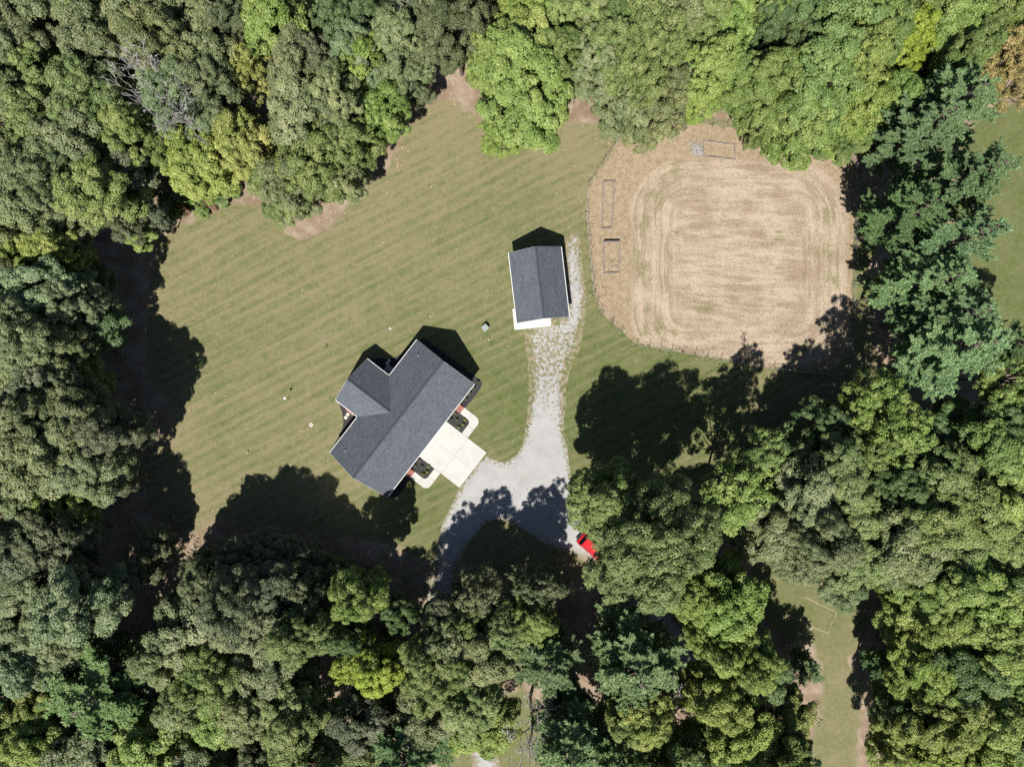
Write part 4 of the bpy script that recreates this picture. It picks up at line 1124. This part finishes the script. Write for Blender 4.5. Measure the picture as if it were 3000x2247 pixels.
# ------------------------------------------------------------------ fences
def post_mesh():
    mb = MB()
    mb.box((0, 0, 0.68), (0.045, 0.012, 1.72)); mb.box((0, 0.02, 0.68), (0.010, 0.035, 1.72))
    return mb.mesh('post')
post_me = post_mesh(); tip_me = MB().box((0, 0.008, 1.50), (0.055, 0.055, 0.14)).mesh('tip')
def fence(pix, label, step=1.6, height=1.2, exact=None):
    pts = [P(*p)[:2] for p in pix]
    f = tag(empty('wire_fence', (*pts[0], 0)), label, 'fence')
    o0 = pts[0]
    path = []
    for a, b in zip(pts[:-1], pts[1:]):
        n = max(1, int(round(np.linalg.norm(b - a) / step)))
        path += [a + (b - a) * i / n for i in range(n)]
    path.append(pts[-1])
    for i, q in enumerate(path):
        po = link('post', post_me, M['steel_post'], f, (q[0] - o0[0], q[1] - o0[1], random.uniform(-.08, .05)), random.uniform(0, 6))
        po.rotation_euler[0] = random.uniform(-.03, .03); po.rotation_euler[1] = random.uniform(-.03, .03)
        link('tip', tip_me, M['pvc'], po)
    for z_ in np.linspace(0.08, height, 7):
        pl = [(q[0] - o0[0], q[1] - o0[1], z_ + random.uniform(-.015, .015)) for q in path]
        MB().tube(pl, [0.004] * len(pl), 3, False).build('wire', M['wire'], f)
    # stays of the mesh
    mb = MB()
    for a, b in zip(path[:-1], path[1:]):
        m = 6
        for i in range(1, m):
            q = a + (b - a) * i / m - o0
            mb.tube([(q[0], q[1], 0.06), (q[0], q[1], height)], [0.003, 0.003], 3, False)
    kind(mb.build('wire_stay', M['wire'], f), 'stuff')
    return path
FP = []
FP += fence([(1819, 403), (1768, 477), (1724.4, 546), (1717, 590), (1721, 659), (1729, 762), (1740, 866), (1760, 918), (1794, 948), (1822, 971)], 'wire fence with steel posts along the left side of the tan field')
FP += fence([(1866, 1014), (1934, 1024), (2001, 1035), (2071, 1048), (2150, 1062), (2266, 1081), (2370, 1092), (2478, 1098)], 'wire fence with steel posts along the bottom of the tan field', 1.55)
FP += fence([(2497, 432), (2503, 608), (2496, 890), (2485, 1085)], 'wire fence with white-tipped posts along the right side of the tan field', 2.4)
FP += fence([(1905, 345), (1978, 356), (2086, 367), (2214, 382), (2360, 402), (2490, 428)], 'wire fence along the top of the tan field under the trees', 1.75)
fence([(2395, 1126), (2460, 1130), (2620, 1153), (2800, 1192), (2990, 1225)], 'thin wire fence in the dark shade below the pines', 2.8)

# ------------------------------------------------------------------ raised bed frames, stick pile
def bed_frame(pix, label, hs=0.22, high=None):
    c = np.mean([P(*p)[:2] for p in pix], 0)
    f = tag(empty('raised_bed_frame', (*c, 0.018)), label, 'raised bed', 'timber garden bed frames')
    q = [P(*p)[:2] - c for p in pix]
    for i in range(4):
        a, b = q[i], q[(i + 1) % 4]; d = b - a; L = np.linalg.norm(d); m = (a + b) / 2
        h_ = high if (high and i == 0) else hs * random.uniform(.8, 1.1)
        rz = math.atan2(d[1], d[0])
        n = 2 if L > 3 else 1
        for k in range(n):
            mm = a + d * (k + .5) / n
            MB().box((0, 0, h_ / 2), (L / n - 0.02, 0.12, h_)).build('board', M['timber'], f, (mm[0], mm[1], 0), 0.008, 1, False, rz + random.uniform(-.012, .012))
    for p in q:
        MB().box((0, 0, hs * .6), (0.11, 0.11, hs * 1.25)).build('corner_post', M['timber'], f, (p[0], p[1], 0), 0.008, 1)
bed_frame([(1768, 531), (1801, 533), (1791, 669), (1763, 670)], 'long narrow timber garden bed frame, upper left of the field')
bed_frame([(1768, 710), (1814, 709), (1814, 799), (1769, 801)], 'wider timber garden bed frame with a tall dark end board, left side of field', 0.2, 0.55)
bed_frame([(2062, 413), (2152, 425), (2153, 468), (2060, 458)], 'timber garden bed frame beside the stick pile, top of field', 0.16)
c = P(2042, 440)[:2]
sp = tag(empty('stick_pile', (*c, 0.018)), 'pile of pale cut sticks beside the top garden bed frame', 'stick pile')
sr = np.random.default_rng(5)
for i in range(46):
    a = math.radians(sr.uniform(-70, -20)) if i % 4 else sr.uniform(0, 3.14); L = sr.uniform(.7, 1.9)
    x, y = sr.uniform(-.7, .7), sr.uniform(-.6, .6); z = .05 + .28 * max(0, 1 - math.hypot(x, y)) + sr.uniform(0, .08)
    dx_, dy_ = math.cos(a) * L / 2, math.sin(a) * L / 2
    MB().tube([(x - dx_, y - dy_, z), (x + sr.uniform(-.06, .06), y + sr.uniform(-.06, .06), z + .04), (x + dx_, y + dy_, z + sr.uniform(-.04, .1))], [.028, .024, .012], 5).build('stick', M['deadwood'], sp)
for px, py, L, a, lb in ((1793, 768, .8, .5, 'dark stick lying in the wider garden bed, upper one'), (1800, 780, .9, .3, 'dark stick lying in the wider garden bed, lower one')):
    tag(MB().tube([(-L / 2, 0, .05), (0, .05, .07), (L / 2, 0, .05)], [.03, .03, .015], 5).build('stick', M['bark'], None, (*P(px, py)[:2], .02), 0, 2, False, a), lb, 'stick')

# ------------------------------------------------------------------ yard fixtures
w = tag(empty('well_cover', (*P(1422.1, 961)[:2], 0.01), math.radians(43)), 'pale grey-green square well cover on the lawn between house and garage', 'well cover')
MB().box((0, 0, 0.28), (0.66, 0.66, 0.60)).build('housing', M['well'], w, None, 0.02, 2)
MB().box((0, 0, 0.61), (0.78, 0.78, 0.07)).build('lid', M['well'], w, None, 0.02, 2)
for px, py, rr, lb in ((912, 1244, .30, 'larger round concrete septic lid on the lawn, left of the house'), (1143.3, 962.6, .20, 'small round concrete lid on the lawn above the house')):
    l = tag(empty('septic_lid', (*P(px, py)[:2], 0.01)), lb, 'septic lid')
    MB().lathe([(rr, -.05), (rr, .07), (rr * .93, .10), (rr * .3, .11)], 24).build('cover', M['lid'], l)
    MB().tube([(-.09, 0, .105), (-.06, 0, .14), (.06, 0, .14), (.09, 0, .105)], [.012] * 4, 6).build('handle', M['black_metal'], l)
for px, py, hh, rr, m_, lb in ((1433, 995, .55, .05, 'pvc', 'short white pipe below the well cover on the lawn'), (957, 1016, .45, .06, 'black_metal', 'short dark pipe on the lawn left above the house'),
                               (727, 1325, .40, .05, 'pvc', 'short white pipe on the lawn near the tree shadows, lower left')):
    c_ = tag(empty('cleanout_pipe', (*P(px, py)[:2], 0.01)), lb, 'pipe')
    MB().lathe([(rr, -.1), (rr, hh)], 12).build('pipe', M[m_], c_)
    MB().lathe([(rr * 1.3, hh), (rr * 1.3, hh + .06), (rr * .8, hh + .08)], 12).build('cap', M[m_], c_)
b_ = tag(empty('birdhouse_pole', (*P(846, 1166)[:2], 0.01), 0.5), 'white birdhouse on a thin dark pole, casting a long shadow left of the house', 'birdhouse')
MB().tube([(0, 0, -.2), (0, 0, 1.55)], [.028, .028], 8).build('pole', M['black_metal'], b_)
MB().box((0, 0, 1.62), (.16, .16, .2)).build('box', M['siding'], b_, None, .006, 1)
mb = MB(); mb.slab([(-.16, -.13, 1.72), (.16, -.13, 1.72), (.16, 0, 1.80), (-.16, 0, 1.80)], .02); mb.slab([(-.16, 0, 1.80), (.16, 0, 1.80), (.16, .13, 1.72), (-.16, .13, 1.72)], .02); mb.build('roof', M['pvc'], b_)
st_ = tag(empty('stake', (*P(1968, 1074)[:2], 0.01)), 'short wooden stake in a bare patch below the field fence', 'stake')
MB().tube([(0, 0, -.1), (0, 0, .5)], [.03, .025], 6).build('shaft', M['timber'], st_); MB().lathe([(.025, .5), (.001, .56)], 6).build('point', M['timber'], st_)
up = tag(empty('utility_box', (*P(2371, 1837)[:2], 0.01), math.radians(-24)), 'small white utility box beside the pale trench line, bottom right grass', 'utility box')
MB().box((0, 0, .22), (.34, .24, .44)).build('housing', M['pvc'], up, None, .015, 1)
for xx in (-.07, .07): MB().box((xx, 0, .445), (.07, .12, .02)).build('vent', M['black_metal'], up)

# dead-grass trench lines in the bottom-right grass
def mat_straw():
    t = NT('dead_grass'); p = t.pos()
    c = t.mix(t.ramp(t.noise(p, 7.0, 4.0, .7), .35, .65), (.27, .235, .145), (.185, .165, .09))
    return t.done(t.bsdf(c, .95, .1, t.noise(p, 12.0, 3.0, .7), .5, .03))
M['straw'] = mat_straw()
def strip(pix, width, z=0.024):
    pts = [P(*p)[:2] for p in pix]; L = []; Rr = []
    dens = []
    for a, b in zip(pts[:-1], pts[1:]):
        n = max(1, int(np.linalg.norm(b - a) / .3)); dens += [a + (b - a) * i / n for i in range(n)]
    dens.append(pts[-1]); dens = np.array(dens)
    d = np.gradient(dens, axis=0); nn = np.stack([-d[:, 1], d[:, 0]], 1); nn /= np.linalg.norm(nn, axis=1)[:, None] + 1e-9
    wl = width * (0.5 + rng.normal(0, .13, len(dens))); wr = width * (0.5 + rng.normal(0, .13, len(dens)))
    vs = [(*(q + n * a), z) for q, n, a in zip(dens, nn, wl)] + [(*(q - n * a), z) for q, n, a in zip(dens, nn, wr)]
    k = len(dens)
    me = bpy.data.meshes.new('worn_strip'); me.from_pydata(vs, [], [(i, k + i, k + i + 1, i + 1) for i in range(k - 1)])
    return kind(link('worn_strip', me, M['straw']), 'structure')
strip([(2356, 1748), (2400, 1770), (2450, 1792), (2447, 1808)], .20)
strip([(2300, 1798), (2342, 1816), (2390, 1840), (2427, 1855)], .26)
strip([(2427, 1853), (2436, 1825), (2448, 1803)], .13, .028)

# ------------------------------------------------------------------ red vehicle
def car():
    ax = Vector((0.753, -0.657)); yaw = math.atan2(ax.y, ax.x)         # +x = front, pointing to the lower right
    c = P(1736, 1602)[:2]
    o = tag(empty('parked_car', (*c, 0.03), yaw), 'red station-wagon-like vehicle parked on gravel, half under the big tree', 'car')
    # lower body, lofted across stations along x
    st = [(-2.28, .52, .86, .66), (-2.22, .40, .98, .80), (-2.0, .34, 1.02, .88), (-1.2, .30, 1.02, .90), (.4, .30, 1.00, .90), (1.2, .30, .98, .90), (1.9, .34, .90, .86), (2.22, .40, .80, .76), (2.30, .50, .70, .64)]
    mb = MB(); vs = []; fs = []
    for x, z0, z1_, hw_ in st:
        ring = [(x, -hw_ * .9, z0), (x, -hw_, z0 + .12), (x, -hw_, z0 + (z1_ - z0) * .6), (x, -hw_ * .93, z1_ - .03), (x, -hw_ * .80, z1_), (x, hw_ * .80, z1_), (x, hw_ * .93, z1_ - .03), (x, hw_, z0 + (z1_ - z0) * .6), (x, hw_, z0 + .12), (x, hw_ * .9, z0)]
        vs += ring
    n = 10
    for i in range(len(st) - 1):
        for k in range(n): fs.append((i * n + k, i * n + (k + 1) % n, (i + 1) * n + (k + 1) % n, (i + 1) * n + k))
    fs += [tuple(range(n)), tuple((len(st) - 1) * n + k for k in range(n - 1, -1, -1))]
    mb.add(vs, fs); body = mb.build('body', M['red'], o, None, 0, 2, True)
    # cabin pillars and roof
    def frame(x0, x1, z0, h0, x2, x3, z1_, h1):
        return [(x0, -h0, z0), (x1, -h0, z0), (x1, h0, z0), (x0, h0, z0), (x2, -h1, z1_), (x3, -h1, z1_), (x3, h1, z1_), (x2, h1, z1_)]
    box_f = [(0, 3, 2, 1), (4, 5, 6, 7), (0, 1, 5, 4), (1, 2, 6, 5), (2, 3, 7, 6), (3, 0, 4, 7)]
    MB().add(frame(-2.0, .95, 1.0, .80, -1.62, .28, 1.60, .66), box_f).build('cabin', M['red'], o, None, .03, 2)
    rf = MB().box((-.67, 0, 1.615), (1.92, 1.34, .05)).build('roof', M['red'], o, None, .02, 2)
    for i in range(6): MB().box((-.67, -.47 + i * .188, 1.648), (1.70, .07, .028)).build('roof_rib', M['red'], rf, None, .012, 2)
    for sy in (-1, 1): MB().tube([(-1.5, sy * .62, 1.64), (-1.45, sy * .62, 1.70), (.1, sy * .62, 1.70), (.15, sy * .62, 1.64)], [.02] * 4, 6).build('roof_rail', M['chrome'], rf)
    # glass, proud of the cabin faces
    def pane(pts, nm): MB().slab(pts, .006).build(nm, M['carglass'], o)
    pane([(-2.008, -.70, 1.06), (-1.68, -.60, 1.575), (-1.68, .60, 1.575), (-2.008, .70, 1.06)], 'rear_window')
    pane([(.925, .70, 1.06), (.345, .60, 1.575), (.345, -.60, 1.575), (.925, -.70, 1.06)], 'windshield')
    for sy in (-1, 1):
        for x0, x1, x2, x3 in ((-1.80, -.95, -1.56, -.95), (-.87, .0, -.87, .0), (.08, .80, .08, .26)):
            a = [(x0, sy * .803, 1.06), (x1, sy * .803, 1.06), (x3, sy * .693, 1.54), (x2, sy * .693, 1.54)]
            MB().add(a + [(p[0], p[1] - sy * .02, p[2]) for p in a], [(0, 1, 2, 3), (7, 6, 5, 4), (0, 4, 5, 1), (1, 5, 6, 2), (2, 6, 7, 3), (3, 7, 4, 0)]).build('side_window', M['carglass'], o)
        MB().box((.75, sy * .97, 1.08), (.12, .2, .13)).build('mirror', M['red'], o, None, .03, 2)
        MB().box((2.24, sy * .52, .68), (.1, .34, .13)).build('headlight', M['lamp_clear'], o, None, .02, 2)
        MB().box((-2.25, sy * .62, .82), (.08, .18, .22)).build('taillight', M['lamp_red'], o, None, .02, 2)
        for xx in (-1.42, 1.40):
            wv_ = empty('wheel', (xx, sy * .78, .34)); wv_.parent = o
            R90 = Matrix.Rotation(math.pi / 2, 3, 'X')
            for nm, pr, m_ in (('tyre', [(.20, -.11), (.32, -.11), (.34, -.07), (.34, .07), (.32, .11), (.20, .11)], 'rubber'), ('rim', [(.05, -.09), (.21, -.10), (.21, .10), (.05, .09)], 'chrome')):
                q = MB().lathe(pr, 20); q.v = [tuple(R90 @ Vector(p)) for p in q.v]; q.build(nm, M[m_], wv_, None, 0, 2, True)
    MB().box((-2.30, 0, .50), (.16, 1.55, .2)).build('rear_bumper', M['chrome'], o, None, .04, 2)
    MB().box((2.30, 0, .48), (.16, 1.5, .2)).build('front_bumper', M['black_metal'], o, None, .04, 2)
    MB().box((2.285, 0, .70), (.05, .62, .12)).build('grille', M['black_metal'], o, None, .01, 1)
    MB().box((-2.295, 0, .72), (.02, .5, .12)).build('licence_plate', M['lamp_clear'], o)
car()

# ------------------------------------------------------------------ loose dry matter that nobody could count
def tufts(name, pts, h, w, cols, seed, label, z0=0.02, flat=0.6, blades=3):
    r = np.random.default_rng(seed); n = len(pts)
    idx = np.repeat(np.arange(n), blades); m = len(idx)
    hh = h * r.uniform(.5, 1.3, n)[idx]
    a = r.uniform(0, 2 * np.pi, m); lean = r.uniform(.2, 1.0, m) * flat
    base = np.stack([pts[idx, 0] + r.normal(0, w * .5, m), pts[idx, 1] + r.normal(0, w * .5, m), np.full(m, z0)], 1)
    d = np.stack([np.cos(a) * lean, np.sin(a) * lean, np.ones(m) * (1 - lean * .5)], 1) * hh[:, None]
    s = np.stack([-np.sin(a), np.cos(a), np.zeros(m)], 1) * (w * r.uniform(.25, .6, m))[:, None]
    v = np.stack([base - s, base + s, base + d], 1).reshape(-1, 3)
    me = bpy.data.meshes.new(name)
    me.vertices.add(m * 3); me.vertices.foreach_set('co', v.reshape(-1).astype(np.float32))
    me.loops.add(m * 3); me.loops.foreach_set('vertex_index', np.arange(m * 3, dtype=np.int32))
    me.polygons.add(m); me.polygons.foreach_set('loop_start', np.arange(0, m * 3, 3, dtype=np.int32)); me.polygons.foreach_set('loop_total', np.full(m, 3, np.int32))
    me.update(calc_edges=True)
    cc = np.array(cols)[r.integers(len(cols), size=n)] * r.uniform(.75, 1.25, (n, 1))
    ca = me.attributes.new('col', 'FLOAT_COLOR', 'POINT')
    ca.data.foreach_set('color', np.repeat(np.c_[cc[idx], np.ones(m)], 3, 0).reshape(-1).astype(np.float32))
    return kind(link(name, me, M['col']), 'stuff', label)

def scatter(outline, n, seed):
    r = np.random.default_rng(seed); lo, hi = outline.min(0), outline.max(0)
    p = r.uniform(lo, hi, (int(n * 1.9), 2)); p = p[in_poly(p, outline)]
    return p[:n]
def undergrowth(n_clumps, seed):
    r = np.random.default_rng(seed)
    p = r.uniform((-66, -50), (66, 50), (n_clumps * 4, 2))
    k = np.ones(len(p), bool)
    for o_ in (lawn_o, field_o, slawn_o, *[smooth_outline(q, 0.8, 0) for q in (RLAWN, BLAWN, GRAVEL, G2, G3)]): k &= ~in_poly(p, o_)
    w_ = np.sin(p[:, 0] * .31 + 1.3) + np.sin(p[:, 1] * .27 + .4 + p[:, 0] * .11) + r.normal(0, .8, len(p))
    p = p[k & (w_ > -.4)][:n_clumps]
    h = r.gamma(2.0, .55, len(p)) + .15; S = r.uniform(.35, .9, len(p))
    C = np.c_[p, h]; m = (46 * (S / .6) ** 2).astype(int); idx = np.repeat(np.arange(len(C)), m); n = len(idx)
    d = rdir(r, n); pos = C[idx] + d * S[idx][:, None] * np.array((1, 1, .7)); pos[:, 2] = np.maximum(pos[:, 2], .06)
    nrm = unit(d * .6 + np.array((0, 0, .6)) + r.normal(size=(n, 3)) * .4)
    me = leaf_mesh('forest_undergrowth', pos, nrm, .12 * r.uniform(.7, 1.3, n), np.clip(.5 + r.normal(0, .2, len(C))[idx] + r.normal(0, .12, n), 0, 1), .6, r)
    o_ = kind(link('forest_undergrowth', me, M['leaf']), 'stuff', 'low leafy undergrowth on the shaded forest floor')
    o_.color = (.105, .150, .050, 1.0)
undergrowth(1250, 8)
fp = scatter(field_o, 26000, 3)
wd = weedy(fp) > .5
tufts('field_stubble', fp[~wd], .07, .09, [(.42, .34, .23), (.48, .40, .28), (.25, .18, .11), (.32, .25, .16), (.19, .18, .09)], 31, 'short dry stubble covering the mown tan field', .018)
tufts('field_weeds', fp[wd], .09, .09, [(.31, .245, .16), (.26, .19, .12), (.20, .145, .085), (.22, .20, .10), (.36, .30, .20)], 32, 'rough brown dead weeds around the rim of the tan field', .018, .9)
fpts = np.array(FP)
sp_ = np.repeat(fpts, 14, 0); sp_ = sp_ + rng.normal(0, .35, sp_.shape) * np.array((1, 1))
tufts('fence_grass', sp_, .28, .14, [(.42, .36, .22), (.34, .29, .16), (.20, .20, .09)], 33, 'pale dry grass growing along the field fences', .018)
lp = scatter(lawn_o, 40000, 4)
hx = (lp - HC) @ HU; hy = (lp - HC) @ HV
keep = ~((np.abs(hx) < 10.2) & (hy > -8.8) & (hy < 11.6)) & ~in_poly(lp, field_o) & ~in_poly(lp, np.array([P(*p)[:2] for p in GRAVEL]))
gx_ = (lp - np.array(GC)); keep &= ~((np.abs(gx_[:, 0]) < 4.2) & (gx_[:, 1] > -6.0) & (gx_[:, 1] < 5.0))
tufts('lawn_grass', lp[keep], .05, .06, [(.11, .13, .042), (.14, .145, .055), (.09, .11, .03), (.21, .18, .10), (.17, .15, .075)], 34, 'short patchy grass blades over the mown lawn', .010)


def fallen_leaves(seed):
    r = np.random.default_rng(seed)
    p = scatter(lawn_o, 9000, seed); d = poly_dist(p, lawn_o)
    p = p[r.random(len(p)) < np.exp(-d / 3.0) * .9 + .10]
    for x, y, k in ((1253, 548, 26), (1165, 472, 22), (1178, 440, 24), (1168, 486, 18), (1330, 310, 20), (1430, 860, 14), (1270, 975, 12), (1262, 925, 16), (660, 1075, 12), (1720, 690, 10)):
        p = np.concatenate([p, P(x, y)[:2] + r.normal(0, .22, (k, 2))])
    hx_ = (p - HC) @ HU; hy_ = (p - HC) @ HV; g_ = p - np.array(GC)
    p = p[~((np.abs(hx_) < 10.2) & (hy_ > -8.8) & (hy_ < 11.6)) & ~in_poly(p, field_o) & ~((np.abs(g_[:, 0]) < 4.2) & (g_[:, 1] > -6) & (g_[:, 1] < 5))]
    n = len(p); pos = np.c_[p, .04 + r.random(n) * .05]; nrm = unit(np.array((0, 0, 1.0)) + r.normal(size=(n, 3)) * .35)
    me = leaf_mesh('fallen_leaves', pos, nrm, r.uniform(.05, .12, n), np.zeros(n), .7, r)
    cc = np.array([(.36, .29, .19), (.28, .20, .12), (.42, .36, .26), (.22, .15, .09)])[r.integers(4, size=n)] * r.uniform(.8, 1.2, (n, 1))
    ca = me.attributes.new('col', 'FLOAT_COLOR', 'POINT'); ca.data.foreach_set('color', np.repeat(np.c_[cc, np.ones(n)], 4, 0).reshape(-1).astype(np.float32))
    kind(link('fallen_leaves', me, M['col']), 'stuff', 'dry fallen leaves scattered over the lawn edges')
fallen_leaves(12)
